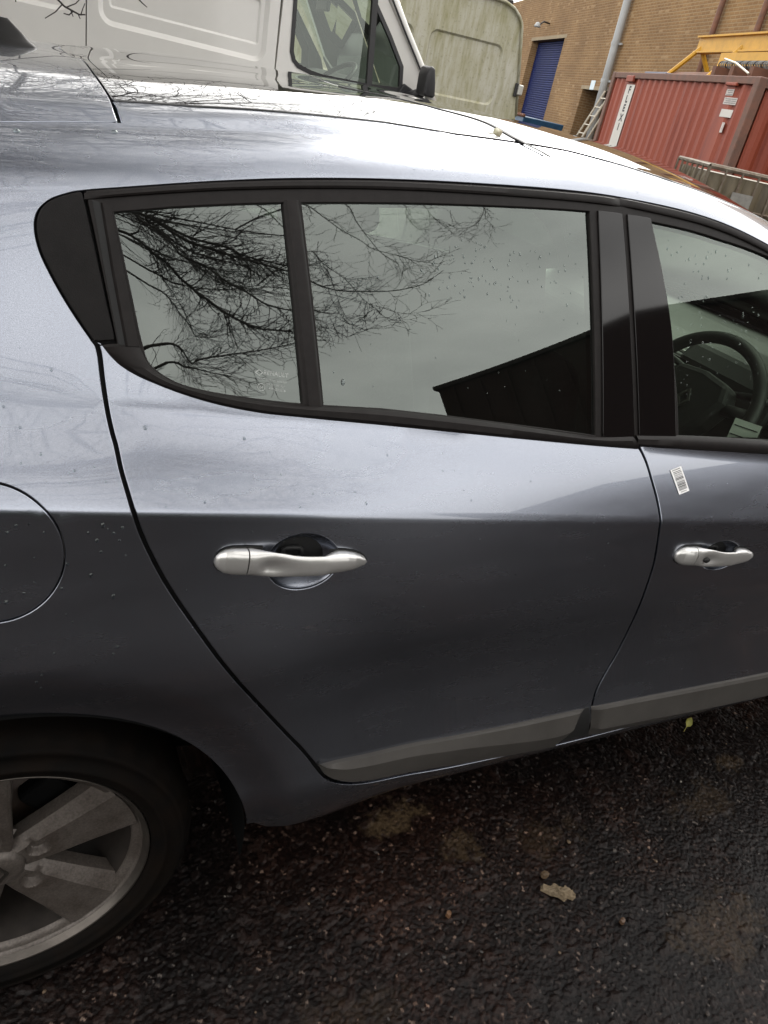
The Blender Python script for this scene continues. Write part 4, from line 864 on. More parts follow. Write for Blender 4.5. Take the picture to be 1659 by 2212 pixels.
bm = bmesh.new(); prism(bm, [(2.40, 1.46), (2.50, 1.47), (2.536, 1.53), (2.62, 1.50), (2.66, 1.42), (2.40, 1.40)], -.012, .01, lambda u, v, d: (u, d, v)); mesh_bm('mirror_base', bm, VBLACK, vdoor, bevel=.006)
# mirror housing
bm = bmesh.new(); prism(bm, [(2.565, 1.50), (2.562, 1.60), (2.572, 1.640), (2.592, 1.655), (2.615, 1.642), (2.635, 1.57), (2.648, 1.50), (2.64, 1.485), (2.58, 1.485)], -.24, -.12, lambda u, v, d: (u, d, v)); mesh_bm('door_mirror', bm, VBLACK, vdoor, True, bevel=.02, segs=3)
bm = bmesh.new(); tube(bm, [(2.60, -.14, 1.50), (2.58, -.05, 1.47), (2.57, .0, 1.46)], .03, 10); mesh_bm('mirror_arm', bm, VBLACK, vdoor, True)
# A pillar with dark double seam, windscreen, bonnet, roof, far side
bm = bmesh.new(); tube(bm, [(2.30, .05, 2.06), (2.49, .035, 1.82), (2.695, .02, 1.575), (2.78, .02, 1.45)], .030, 10); mesh_bm('a_pillar', bm, VWHITE, van, True)
bm = bmesh.new(); tube(bm, [(2.285, .022, 2.055), (2.475, .006, 1.815), (2.68, -.006, 1.57)], .006, 6); mesh_bm('pillar_seam', bm, VBLACK, van)
bm = bmesh.new()
V = [(2.31, .06, 2.09), (2.79, .04, 1.44), (2.85, .95, 1.44), (2.38, .95, 2.12)]
V2 = [(x, 1.92 - y, z) for x, y, z in V]
mesh_np('windscreen', V + V2, [(0, 1, 2, 3), (7, 6, 5, 4)], VGLASS, van)
sec = [(-3.2, 2.40), (-3.15, 2.46), (1.60, 2.44), (1.95, 2.30), (2.31, 2.09)]
V = []
for x, z in sec: V += [(x, .06 + .0, z), (x, .20, z + .10), (x, .96, z + .15), (x, 1.72, z + .10), (x, 1.86, z)]
mesh_np('roof', V, [(i*5+k, (i+1)*5+k, (i+1)*5+k+1, i*5+k+1) for i in range(4) for k in range(4)], VWHITE, van, True)
prof = [(2.74, .40), (2.80, 1.43), (3.05, 1.30), (3.35, 1.12), (3.45, .90), (3.47, .40)]
bm = bmesh.new(); prism(bm, prof, .03, 1.89, lambda u, v, d: (u, d, v)); mesh_bm('bonnet', bm, VWHITE, van, bevel=.05, segs=3)
far = sheet('far_side', [(-3.2, .38), (2.70, .40), (2.74, .9), (2.72, 1.45), (2.665, 1.575), (2.47, 1.80), (2.27, 2.03), (2.10, 2.14), (1.60, 2.42), (-3.15, 2.46)], VLINE, van, holes=[vwin], y=1.90, lean=-LEAN, back=-.03)
L = resample(vwin, .03, True); I = inset(L, .03); n = len(L)
mesh_np('far_window_rubber', [(x, 1.86 - LEAN*(z-1.4), z) for x, z in inset(L, -.03)] + [(x, 1.86 - LEAN*(z-1.4), z) for x, z in I], [(i, n+i, n+(i+1) % n, (i+1) % n) for i in range(n)], VBLACK, van)
bm = bmesh.new(); prism(bm, [(2.225, 2.00), (2.275, 2.00), (2.325, 1.468), (2.275, 1.462)], 1.83, 1.86, lambda u, v, d: (u, d, v)); mesh_bm('far_quarter_bar', bm, VBLACK, van)
bm = bmesh.new(); box(bm, (-3.19, .96, 1.42), (.03, 1.84, 2.05)); mesh_bm('rear_door', bm, VWHITE, van)
bm = bmesh.new(); box(bm, (1.50, .96, 1.42), (.03, 1.80, 1.98)); mesh_bm('bulkhead', bm, VGREY, van)
bm = bmesh.new(); box(bm, (.2, .96, .45), (6.6, 1.8, .10)); mesh_bm('van_floor', bm, VBLACK, van)
for yy in (.45, 1.45):
    bm = bmesh.new(); box(bm, (1.86, yy, 1.23), (.15, .50, .62), Matrix.Rotation(R_(-12), 3, 'Y')); s_ = mesh_bm('cab_seat', bm, VGREY, van, True, bevel=.05, segs=3)
    bm = bmesh.new(); box(bm, (1.80, yy, 1.62), (.11, .28, .20), Matrix.Rotation(R_(-12), 3, 'Y')); mesh_bm('headrest', bm, VGREY, s_, True, bevel=.045, segs=3)
bm = bmesh.new(); prism(bm, [(2.36, .8), (2.33, 1.38), (2.42, 1.47), (2.62, 1.50), (2.80, 1.43), (2.80, .8)], .08, 1.84, lambda u, v, d: (u, d, v)); mesh_bm('van_dashboard', bm, VBLACK, van, bevel=.02)
bm = bmesh.new(); c = Vector((2.22, .48, 1.44)); mt = Matrix.Translation(c) @ Matrix.Rotation(R_(-42), 4, 'Y')
tube(bm, [mt @ Vector((.20*math.cos(2*math.pi*k/40), .20*math.sin(2*math.pi*k/40), 0)) for k in range(41)], .016, 8, False); mesh_bm('van_steering_wheel', bm, VBLACK, van, True)
bm = bmesh.new(); box(bm, (2.30, 1.0, 1.90), (.03, .22, .09)); mesh_bm('rear_view_mirror', bm, VBLACK, van, bevel=.01)
def plain_wheel(name, x, y, parent, r=.34):
    bm = bmesh.new(); lathe(bm, [(.02, .03), (.20, .03), (.215, .0), (.23, -.01), (.30, -.012), (r-.01, .01), (r, .05), (r, .20), (.2, .22)], 40, 'Y', (x, y, r)); return mesh_bm(name, bm, TYRE, parent, True)
for x in (-2.1, 2.35):
    plain_wheel('van_wheel', x, .04, van); plain_wheel('van_wheel', x, 1.66, van)

# ------------------------------------------------------------------ algae-stained van behind it
dv = empty('algae_stained_van', (0, 8.5, 0), label='grimy van streaked with green algae behind the white van', cat='van')
pA = rrect(4.90, 1.485, 5.94, 2.155, .10); pA = [(x, z + (x-4.9)*.012) for x, z in pA]
pB = rrect(3.55, 1.485, 4.69, 2.14, .10); pC = rrect(2.2, 1.485, 3.35, 2.13, .10)
dside = [(.4, .40), (6.36, .40), (6.42, 1.0), (6.33, 1.45), (6.12, 2.36), (6.09, 2.44), (6.04, 2.50), (5.95, 2.56), (5.80, 2.60), (5.0, 2.61), (1.7, 2.56), (1.15, 2.40), (.6, 1.6), (.4, 1.4)]
sheet('van_side', dside, ALGAE, dv, pockets=[(q_, [(0, 0), (.024, .022)]) for q_ in (pA, pB, pC)], lean=.03)
# gutter lip along the roof and rear edge trim
bm = bmesh.new(); tube(bm, [(1.7, .01, 2.565), (5.0, .01, 2.612), (5.80, .01, 2.602), (5.95, .01, 2.562), (6.045, .012, 2.50), (6.10, .014, 2.44), (6.13, .014, 2.36), (6.34, .0, 1.45)], .018, 8); mesh_bm('roof_gutter', bm, ALGAE, dv, True)
bm = bmesh.new(); prism(bm, [(.5, .45), (6.36, .45), (6.33, 1.45), (6.12, 2.36), (5.95, 2.56), (5.80, 2.60), (1.7, 2.55), (.6, 1.6)], .05, 1.9, lambda u, v, d: (u, d, v)); mesh_bm('van_body', bm, ALGAE, dv)
bm = bmesh.new(); box(bm, (6.285, -.02, 1.745), (.07, .06, .115)); hg = mesh_bm('door_hinge', bm, mat('hinge_metal', (.45, .44, .40), rough=.5, metal=.3), dv, bevel=.012)
bm = bmesh.new(); box(bm, (6.235, -.008, 1.74), (.04, .03, .15)); mesh_bm('hinge_plate', bm, VBLACK, dv, bevel=.006)
bm = bmesh.new(); tube(bm, [(4.9, .25, 2.66), (6.05, .25, 2.64)], .03, 8); rk = mesh_bm('roof_rack', bm, VBLACK, dv, True)
for xx in (5.1, 5.75):
    bm = bmesh.new(); box(bm, (xx, .25, 2.61), (.05, .06, .10)); mesh_bm('rack_foot', bm, VBLACK, dv)
for x in (1.3, 5.2):
    plain_wheel('van_wheel', x, .04, dv); plain_wheel('van_wheel', x, 1.66, dv)

# ------------------------------------------------------------------ brick building, container and yard things; frame U along the wall
UH = R_(70); UV = Vector((math.cos(UH), math.sin(UH), 0)); NV = Vector((-UV.y, UV.x, 0)); A0 = Vector((12.04, 13.84, 0))
WOFF = 2.7
def wall_frame(off):            # local x = along wall (far +), local y = away from camera, local z up
    o = A0 - NV*off
    return o
RZ = UH                          # local +x -> UV ; local +y -> rotate 90 left = (-sin, cos) = NV (towards the camera)
# local y therefore points to the camera; depth into the wall is negative y
BRICK = bpy.data.materials.new('buff_brick'); BRICK.use_nodes = True; t = BRICK.node_tree; p = t.nodes['Principled BSDF']; p.inputs['Roughness'].default_value = .85; p.inputs['Specular IOR Level'].default_value = .2
tcn = t.nodes.new('ShaderNodeTexCoord'); sx = t.nodes.new('ShaderNodeSeparateXYZ'); cb = t.nodes.new('ShaderNodeCombineXYZ'); ad = t.nodes.new('ShaderNodeMath'); ad.operation = 'ADD'
t.links.new(tcn.outputs['Object'], sx.inputs[0]); t.links.new(sx.outputs[0], ad.inputs[0]); t.links.new(sx.outputs[1], ad.inputs[1]); t.links.new(ad.outputs[0], cb.inputs[0]); t.links.new(sx.outputs[2], cb.inputs[1])
bt = t.nodes.new('ShaderNodeTexBrick'); bt.inputs['Scale'].default_value = 1.; bt.inputs['Brick Width'].default_value = .225; bt.inputs['Row Height'].default_value = .075; bt.inputs['Mortar Size'].default_value = .013; bt.inputs['Mortar Smooth'].default_value = .3
bt.inputs['Color1'].default_value = (.265, .160, .074, 1); bt.inputs['Color2'].default_value = (.205, .118, .054, 1); bt.inputs['Mortar'].default_value = (.30, .215, .125, 1); bt.inputs['Bias'].default_value = -.1
t.links.new(cb.outputs[0], bt.inputs['Vector'])
# single pale bricks
br = t.nodes.new('ShaderNodeTexBrick'); br.inputs['Scale'].default_value = 1.; br.inputs['Brick Width'].default_value = .225; br.inputs['Row Height'].default_value = .075; br.inputs['Mortar Size'].default_value = .0; br.inputs['Color1'].default_value = (0, 0, 0, 1); br.inputs['Color2'].default_value = (1, 1, 1, 1)
t.links.new(cb.outputs[0], br.inputs['Vector'])
rp = t.nodes.new('ShaderNodeValToRGB'); rp.color_ramp.interpolation = 'CONSTANT'; rp.color_ramp.elements[0].color = (0, 0, 0, 1); rp.color_ramp.elements[1].position = .962; rp.color_ramp.elements[1].color = (1, 1, 1, 1)
t.links.new(br.outputs[0], rp.inputs[0])
ns = t.nodes.new('ShaderNodeTexNoise'); ns.inputs['Scale'].default_value = .55; ns.inputs['Detail'].default_value = 7; t.links.new(tcn.outputs['Object'], ns.inputs['Vector'])
rs_ = t.nodes.new('ShaderNodeValToRGB'); rs_.color_ramp.elements[0].position = .3; rs_.color_ramp.elements[1].position = .7; rs_.color_ramp.elements[0].color = (.72, .68, .66, 1); rs_.color_ramp.elements[1].color = (1.12, 1.1, 1.05, 1); t.links.new(ns.outputs[0], rs_.inputs[0])
mA = t.nodes.new('ShaderNodeMix'); mA.data_type = 'RGBA'; mA.inputs[7].default_value = (.33, .225, .125, 1); t.links.new(rp.outputs[0], mA.inputs[0]); t.links.new(bt.outputs[0], mA.inputs[6])
mB = t.nodes.new('ShaderNodeMix'); mB.data_type = 'RGBA'; mB.blend_type = 'MULTIPLY'; mB.inputs[0].default_value = 1; t.links.new(mA.outputs[2], mB.inputs[6]); t.links.new(rs_.outputs[0], mB.inputs[7]); t.links.new(mB.outputs[2], p.inputs['Base Color'])
bp = t.nodes.new('ShaderNodeBump'); bp.inputs['Distance'].default_value = .008; t.links.new(bt.outputs['Fac'], bp.inputs['Height']); bp.invert = True; t.links.new(bp.outputs[0], p.inputs['Normal'])
CONC = mat('concrete_lintel', (.27, .21, .13), rough=.8, var=.15, vscale=3)
BLUE = mat('blue_shutter_paint', (.009, .018, .090), rough=.6, spec=.15, var=.15, vscale=2)
SKIPB = mat('blue_skip_paint', (.022, .075, .150), rough=.5, var=.25, vscale=5)
RUST = mat('rust_brown', (.16, .065, .035), rough=.8, base2=(.09, .045, .03), vscale=6)
DGREY = mat('grey_downpipe', (.34, .35, .35), rough=.45, var=.06, vscale=3)
REDC = bpy.data.materials.new('faded_red_container_paint'); REDC.use_nodes = True; t = REDC.node_tree; p = t.nodes['Principled BSDF']; p.inputs['Roughness'].default_value = .6
tcn = t.nodes.new('ShaderNodeTexCoord'); mp_ = t.nodes.new('ShaderNodeMapping'); mp_.inputs['Scale'].default_value = (3.2, 3.2, .35); t.links.new(tcn.outputs['Object'], mp_.inputs[0])
n1 = t.nodes.new('ShaderNodeTexNoise'); n1.inputs['Scale'].default_value = 1.2; n1.inputs['Detail'].default_value = 8; n1.inputs['Roughness'].default_value = .65; t.links.new(mp_.outputs[0], n1.inputs['Vector'])
ra = t.nodes.new('ShaderNodeValToRGB'); e = ra.color_ramp.elements; e[0].position = .30; e[0].color = (.135, .022, .012, 1); e[1].position = .66; e[1].color = (.265, .056, .027, 1); k_ = e.new(.46); k_.color = (.225, .042, .019, 1); k_ = e.new(.78); k_.color = (.09, .032, .02, 1)
t.links.new(n1.outputs[0], ra.inputs[0]); t.links.new(ra.outputs[0], p.inputs['Base Color'])
WHITEP = mat('white_panel_paint', (.52, .50, .46), rough=.6, var=.06, vscale=4); BLACKP = mat('black_lettering', (.015, .015, .018), rough=.6)
YELL = mat('yellow_steel_paint', (.50, .265, .010), rough=.5, var=.15, vscale=6)
ALU = mat('weathered_aluminium', (.48, .44, .36), rough=.5, metal=.3, var=.12, vscale=8)

bld = empty('brick_warehouse', wall_frame(WOFF), RZ, 'buff brick warehouse wall with a tall blue roller shutter and a low doorway', 'building')
# openings: shutter s 13.8..18.4, z 0..4.07 ; doorway s 7.45..10.15, z 0..2.52
def brick_slab(name, x0, x1, z0, z1, y0=-.35, y1=0.): 
    bm = bmesh.new(); box(bm, ((x0+x1)/2, (y0+y1)/2, (z0+z1)/2), (x1-x0, y1-y0, z1-z0)); return mesh_bm(name, bm, BRICK, bld)
brick_slab('wall', -9, 7.45, 0, 5.7); brick_slab('wall', 10.15, 13.80, 0, 5.7); brick_slab('wall', 18.40, 46, 0, 5.7)
brick_slab('wall', 13.80, 18.40, 4.07, 5.7); brick_slab('wall', 7.45, 10.15, 2.53, 5.7)
bm = bmesh.new(); box(bm, (18.5, -9, 5.65), (55, 17.2, .2)); mesh_bm('flat_roof', bm, CONC, bld)
for x0, x1, z in ((13.6, 18.6, 4.07), (7.25, 10.35, 2.53)):
    bm = bmesh.new(); box(bm, ((x0+x1)/2, -.02, z + .055), (x1-x0, .052, .11)); mesh_bm('lintel', bm, CONC, bld)
sh = None
for k in range(52):
    bm = bmesh.new(); z0 = k*.078
    if sh is None:
        prism(bm, [(0, 0), (.030, .012), (.034, .040), (.026, .066), (0, .077)], 13.80, 18.40, lambda u, v, d: (d, -.30 + u, v)); sh = mesh_bm('shutter_slat', bm, BLUE, bld); 
    else:
        bm.free(); o = sh.copy(); COL.objects.link(o); o.parent = bld; o.location = (0, 0, z0)
bm = bmesh.new(); box(bm, (16.1, -.36, 2.0), (4.7, .03, 4.2)); mesh_bm('shutter_backing', bm, BLUE, bld)
bm = bmesh.new(); box(bm, (8.8, -1.3, 1.3), (3.0, .06, 2.6)); mesh_bm('doorway_back', bm, mat('dark_doorway', (.05, .04, .035), rough=.8), bld)
for x in (7.39, 10.21):
    bm = bmesh.new(); box(bm, (x, -.83, 1.265), (.12, .95, 2.53)); mesh_bm('doorway_reveal', bm, BRICK, bld)
bm = bmesh.new(); box(bm, (8.8, -.83, 2.60), (2.9, .95, .14)); mesh_bm('doorway_soffit', bm, CONC, bld)
bm = bmesh.new(); box(bm, (9.25, .010, 2.66), (.40, .012, .26)); sg = tag(mesh_bm('wall_sign', bm, mat('sign_pale_blue', (.45, .60, .66), rough=.5, base2=(.70, .74, .74), vscale=9)), 'small pale blue and white sign above the low doorway', 'sign'); sg.location = wall_frame(WOFF); sg.rotation_euler = (0, 0, RZ)
dp = empty('grey_downpipe', wall_frame(WOFF), RZ, 'fat pale grey downpipe running down the brick wall to the doorway', 'downpipe')
bm = bmesh.new(); tube(bm, [(7.85, .16, 5.6), (7.85, .16, 4.8), (7.80, .16, 3.6), (7.62, .16, .3)], .115, 16); mesh_bm('pipe', bm, DGREY, dp, True)
for z, xx in ((3.75, 7.81), (2.78, 7.77), (5.2, 7.85)):
    bm = bmesh.new(); lathe(bm, [(.128, -.05), (.128, .05)], 16, 'Z', (xx, .16, z)); box(bm, (xx - .12, .07, z), (.35, .05, .05)); mesh_bm('bracket', bm, DGREY, dp)
for k, (x, lab) in enumerate(((1.76, 'thin rust-brown pipe on the brick wall, behind the end of the yellow frame'), (-.25, 'thin rust-brown pipe on the brick wall, further along than its twin over the yellow beam'))):
    bm = bmesh.new(); tube(bm, [(x + .02, .10, 5.6), (x, .10, .3)], .065, 12); o = tag(mesh_bm('brown_wall_pipe', bm, RUST, None, True), lab, 'pipe'); o.location = wall_frame(WOFF); o.rotation_euler = (0, 0, RZ)
fl = empty('wall_floodlight', wall_frame(WOFF) + UV*16.4 + Vector((0, 0, 4.5)), RZ, 'small floodlight on a bracket above the blue shutter', 'floodlight')
bm = bmesh.new(); tube(bm, [(0, 0, .10), (-.05, .25, .12), (-.1, .4, -.02)], .03, 8); mesh_bm('bracket', bm, VBLACK, fl, True)
bm = bmesh.new(); lathe(bm, [(.01, .12), (.07, .10), (.12, .0), (.13, -.05), (.01, -.05)], 16, 'Z', (-.12, .48, -.06)); mesh_bm('lamp_head', bm, DGREY, fl, True)
# blue skip standing before the shutter, long side along the wall
sk = empty('blue_skip', wall_frame(WOFF - 1.6) + UV*10.0, RZ, 'dented blue steel skip with a rusty rim in front of the blue shutter', 'skip')
bm = bmesh.new(); prism(bm, [(-3.2, .15), (3.4, .15), (3.9, 1.40), (-1.2 , 1.40), (-3.7, 1.40)], 0, 1.3, lambda u, v, d: (u + 1.5, d - .6, v)); mesh_bm('skip_body', bm, SKIPB, sk, bevel=.03)
bm = bmesh.new(); tube(bm, [(-2.25, .72, 1.42), (5.45, .72, 1.42)], .05, 8); mesh_bm('skip_rim', bm, RUST, sk, True)
# ladder leaning in front of the doorway
lad = empty('leaning_ladder', A0 - NV*2.0 + UV*6.4, RZ, 'weathered extension ladder leaning beside the low doorway', 'ladder')
def lpt(s, v): 
    a = Vector((.50, .45, .02)); b = Vector((-.45, -.10, 2.46)); p0 = a + (b-a)*v; return p0 + Vector((s*.26, 0, 0))
for s in (-1, 1):
    bm = bmesh.new(); tube(bm, [lpt(s, 0), lpt(s, 1.0)], .032, 6); mesh_bm('stile', bm, ALU, lad)
    bm = bmesh.new(); tube(bm, [lpt(s, 0) + Vector((-.12, -.12, 0)), lpt(s, .86) + Vector((-.16, -.10, 0))], .030, 6); mesh_bm('stile', bm, ALU, lad)
for k in range(10):
    bm = bmesh.new(); v = .04 + k*.098; tube(bm, [lpt(-1, v), lpt(1, v)], .020, 6); mesh_bm('rung', bm, ALU, lad)

# ------------------------------------------------------------------ shipping container, far end at A0
con = empty('red_shipping_container', A0, RZ, 'faded red corrugated shipping container with FLEXI on a white panel', 'container')
Lc, Hc, Dc = 6.06, 2.59, 2.44
def corr(x0, x1, z0, z1, y, flats=()):
    """trapezoid corrugation along x at depth y (towards camera +), skipping flat panels"""
    P = []; x = x0; pitch = .276
    while x < x1 - .02:
        fl_ = next((f for f in flats if f[0] <= x < f[1]), None)
        if fl_: P += [(x, y), (min(fl_[1], x1), y)]; x = fl_[1]; continue
        for dx, dy in ((0, 0), (.070, 0), (.138, -.036), (.208, -.036)): P.append((min(x + dx, x1), y + dy))
        x += pitch
    P.append((x1, y)); V = []; F = []
    for a, b in P: V += [(a, b, z0), (a, b, z1)]
    for i in range(len(P)-1): F.append((2*i, 2*i+1, 2*i+3, 2*i+2))
    return V, F
V, F = corr(-Lc + .16, -.16, .16, Hc - .10, -.035, flats=[(-5.62, -5.06), (-1.46, -.86)]); mesh_np('side_wall', V, [tuple(reversed(f)) for f in F], REDC, con)
V, F = corr(-Dc + .16, -.16, .16, Hc - .10, 0., ()); V = [(-Lc + .03 - b, a, z) for a, b, z in V]; mesh_np('end_wall', V, F, REDC, con)
bm = bmesh.new(); box(bm, (-Lc/2, -Dc + .04, Hc/2), (Lc - .2, .04, Hc - .2)); mesh_bm('rear_wall', bm, REDC, con)
bm = bmesh.new(); box(bm, (-.04, -Dc/2, Hc/2), (.05, Dc - .2, Hc - .2)); mesh_bm('door_end', bm, REDC, con)
bm = bmesh.new(); box(bm, (-Lc/2, -Dc/2, Hc - .035), (Lc - .1, Dc - .1, .03)); mesh_bm('roof_sheet', bm, RUST, con)
RAIL = mat('container_frame', (.17, .075, .05), rough=.7, base2=(.10, .06, .045), vscale=7)
for yy in (-.05, -Dc + .05):
    bm = bmesh.new(); box(bm, (-Lc/2, yy, Hc - .05), (Lc - .30, .09, .10)); mesh_bm('top_rail', bm, RAIL, con, bevel=.01)
    bm = bmesh.new(); box(bm, (-Lc/2, yy, .08), (Lc - .30, .09, .16)); mesh_bm('bottom_rail', bm, RAIL, con)
    for xx in (-.08, -Lc + .08):
        bm = bmesh.new(); box(bm, (xx, yy - .01 if yy > -1 else yy + .01, Hc/2), (.155, .13, Hc)); mesh_bm('corner_post', bm, RAIL, con, bevel=.012)
bm = bmesh.new(); box(bm, (-Lc + .05, -Dc/2, Hc - .06), (.09, Dc - .24, .12)); mesh_bm('end_rail', bm, RAIL, con)
bm = bmesh.new(); prism(bm, [(-1.36, .2), (-.92, .2), (-.92, 2.385), (-1.36, 2.385)], -.033, -.028, lambda u, v, d: (u, d, v)); mesh_bm('white_panel', bm, WHITEP, con)
for x0, x1, z0, z1 in ((-1.27, -.90, 2.425, 2.535), (-5.44, -5.10, 2.455, 2.56 - .06)):
    bm = bmesh.new(); prism(bm, [(x0, z0), (x1, z0), (x1, z1), (x0, z1)], -.036, .02, lambda u, v, d: (u, d, v)); mesh_bm('vent_cover', bm, REDC, con, bevel=.012)
def text(body_, size, m, parent, loc, rot, name='lettering', xs=1., weight=0.):
    cu = bpy.data.curves.new('t', 'FONT'); cu.body = body_; cu.size = size; cu.align_x = 'CENTER'; cu.align_y = 'CENTER'; cu.offset = weight; cu.resolution_u = 3
    o = bpy.data.objects.new('t', cu); COL.objects.link(o); dg = bpy.context.evaluated_depsgraph_get(); me = bpy.data.meshes.new_from_object(o.evaluated_get(dg))
    bpy.data.objects.remove(o); ob = link(name, me, m, parent); ob.matrix_local = Matrix.Translation(loc) @ rot @ Matrix.Diagonal((xs, 1, 1, 1)); return ob
FACE = Matrix.Rotation(R_(90), 4, 'X')            # text facing -y
FACEW = Matrix(((-1, 0, 0, 0), (0, 0, 1, 0), (0, 1, 0, 0), (0, 0, 0, 1)))     # text on the container side, facing +y, reading towards -x
for ch, z in zip('FLEXI', (2.285, 2.125, 1.965, 1.79, 1.625)):
    text(ch, .175, BLACKP, con, Vector((-1.15, -.0265, z)), FACEW, xs=1.25, weight=.008)
LBL = mat('worn_white_label', (.55, .53, .50), rough=.6, base2=(.36, .28, .26), vscale=28)
for i, (x0, x1, z0, z1) in enumerate(((-5.36, -5.13, 2.33, 2.415), (-5.55, -5.15, 2.21, 2.305), (-5.55, -5.18, 2.04, 2.145), (-5.44, -5.36, 1.83, 1.97))):
    bm = bmesh.new(); prism(bm, [(x0, z0), (x1, z0), (x1, z1), (x0, z1)], -.033, -.029, lambda u, v, d: (u, d, v)); mesh_bm('data_label', bm, WHITEP if i == 2 else LBL, con)
    if i in (0, 1):
        for r_ in range(3):
            bm = bmesh.new(); zz = z1 - .02 - r_*.026; prism(bm, [(x0 + .02, zz - .006), (x1 - .03 - .03*(r_ % 2), zz - .006), (x1 - .03 - .03*(r_ % 2), zz + .006), (x0 + .02, zz + .006)], -.0285, -.0275, lambda u, v, d: (u, d, v)); mesh_bm('label_line', bm, VGREY, con)
# ------------------------------------------------------------------ things on the container roof
RT = Hc - .015
yf = empty('yellow_lifting_frame', A0 - NV*.6 + Vector((0, 0, RT)), RZ, 'yellow steel A-frame lifting beam lying on the red container', 'lifting frame')
bm = bmesh.new(); h = .62
box(bm, (-3.1, -.6, h + .10), (4.3, .05, .24)); box(bm, (-3.1, -.6, h + .23), (4.3, .17, .03)); box(bm, (-3.1, -.6, h - .03), (4.3, .17, .03)); mesh_bm('beam', bm, YELL, yf)
for xx in (-1.10, -2.75, -5.0):
    for dy in (-.42, .42):
        bm = bmesh.new(); tube(bm, [(xx, -.6, h + .05), (xx + (.35 if xx > -2 else .15)*(1 if dy > 0 else -.3), -.6 + dy, .06)], .045, 6); mesh_bm('leg', bm, YELL, yf)
    bm = bmesh.new(); box(bm, (xx - .12, -.6 + .42, .03), (.75, .16, .05)); mesh_bm('foot_plate', bm, YELL, yf)
    bm = bmesh.new(); box(bm, (xx - .2, -.6 - .42, .03), (.75, .16, .05)); mesh_bm('foot_plate', bm, YELL, yf)
bm = bmesh.new(); box(bm, (-3.6, -.35, h - .2), (2.0, .05, .20)); mesh_bm('lower_beam', bm, YELL, yf)
bm = bmesh.new(); tube(bm, [(-.10, -.95, .10), (-2.6, -.95, .12), (-3.4, -.95, .12)], .10, 12); o = tag(mesh_bm('rusty_pipe', bm, RUST, None, True), 'long rusty brown pipe lying along the container roof', 'pipe'); o.location = A0 + Vector((0, 0, RT)); o.rotation_euler = (0, 0, RZ)
bm = bmesh.new(); box(bm, (-1.85, -.25, .035), (1.0, .22, .05)); o = tag(mesh_bm('blue_grey_bar', bm, mat('blue_grey_steel', (.10, .11, .16), rough=.5), None, bevel=.008), 'short blue-grey steel bar lying on the container edge', 'steel bar'); o.location = A0 + Vector((0, 0, RT)); o.rotation_euler = (0, 0, RZ)
bm = bmesh.new(); box(bm, (-5.0, -.35, .17), (1.9, .45, .07)); gr = empty('mesh_bundle', A0 + Vector((0, 0, RT)), RZ, 'dark grey coiled mesh bundle on the corner of the container', 'mesh bundle'); bm.free()
for k in range(26):
    bm = bmesh.new(); xx = -4.05 - k*.075; tube(bm, [(xx, -.35 + .08*math.cos(2*math.pi*j/12), .215 + .055*math.sin(2*math.pi*j/12)) for j in range(13)], .012, 5, False); mesh_bm('coil', bm, VGREY if k % 3 else VBLACK, gr)
for k in range(3):
    bm = bmesh.new(); box(bm, (-4.3 - .6*k, -.35, .08), (.12, .5, .16)); mesh_bm('bearer', bm, RUST, gr)
bm = bmesh.new(); tube(bm, [(-4.5, -.12, .26), (-4.95, -.10, .20), (-5.5, -.08, .06)], .014, 6); mesh_bm('pale_rod', bm, ALU, gr)

# ------------------------------------------------------------------ old intermediate bulk container
ib = empty('dirty_plastic_tank', (7.45, 5.55, 0), R_(-27), 'dirty plastic bulk tank in a rusty wire cage near the red container', 'liquid tank')
TANK = mat('grimy_tank_plastic', (.17, .135, .080), rough=.6, base2=(.045, .034, .020), vscale=5, stretch=(1, 1, .25))
CAGE = mat('galvanised_cage', (.19, .165, .125), rough=.6, metal=.3, base2=(.09, .055, .035), vscale=12)
bm = bmesh.new(); n = 9
for side in range(2): pass
# bulged cells between the cage bars
def cells(x0, x1, y, nrm, z0, z1, along):
    for k in range(6):
        a = x0 + (x1-x0)*k/6; b = x0 + (x1-x0)*(k+1)/6
        for (c0, c1) in ((z0, z0 + (z1-z0)*.52), (z0 + (z1-z0)*.52, z1)):
            bm = bmesh.new(); g = 5; vs = []
            for i in range(g):
                for j in range(g):
                    u = i/(g-1); v = j/(g-1); bul = .035*(1-(2*u-1)**4)*(1-(2*v-1)**4); q_ = a + (b-a)*u
                    vs.append(bm.verts.new((q_, y + nrm*bul, c0 + (c1-c0)*v) if along == 'x' else (y + nrm*bul, q_, c0 + (c1-c0)*v)))
            for i in range(g-1):
                for j in range(g-1): bm.faces.new((vs[i*g+j], vs[(i+1)*g+j], vs[(i+1)*g+j+1], vs[i*g+j+1]))
            mesh_bm('tank_cell', bm, TANK, ib, True)
IZ = .42
cells(-.58, .58, -.47, -1, IZ, IZ + .95, 'x'); cells(-.47, .47, -.58, -1, IZ, IZ + .95, 'y')
bm = bmesh.new(); box(bm, (0, 0, IZ + .475), (1.14, .92, .94)); mesh_bm('tank_body', bm, TANK, ib, bevel=.05)
for z in (IZ + .02, IZ + .34, IZ + .66, IZ + 1.0):
    bm = bmesh.new(); tube(bm, [(-.61, -.51, z), (.61, -.51, z), (.61, .51, z), (-.61, .51, z), (-.61, -.51, z)], .014 if z < IZ + .9 else .022, 6, False); mesh_bm('cage_hoop', bm, CAGE, ib)
for k in range(8):
    x = -.61 + 1.22*k/7; bm = bmesh.new(); tube(bm, [(x, -.52, IZ), (x, -.52, IZ + 1.0)], .012, 6); mesh_bm('cage_bar', bm, CAGE, ib)
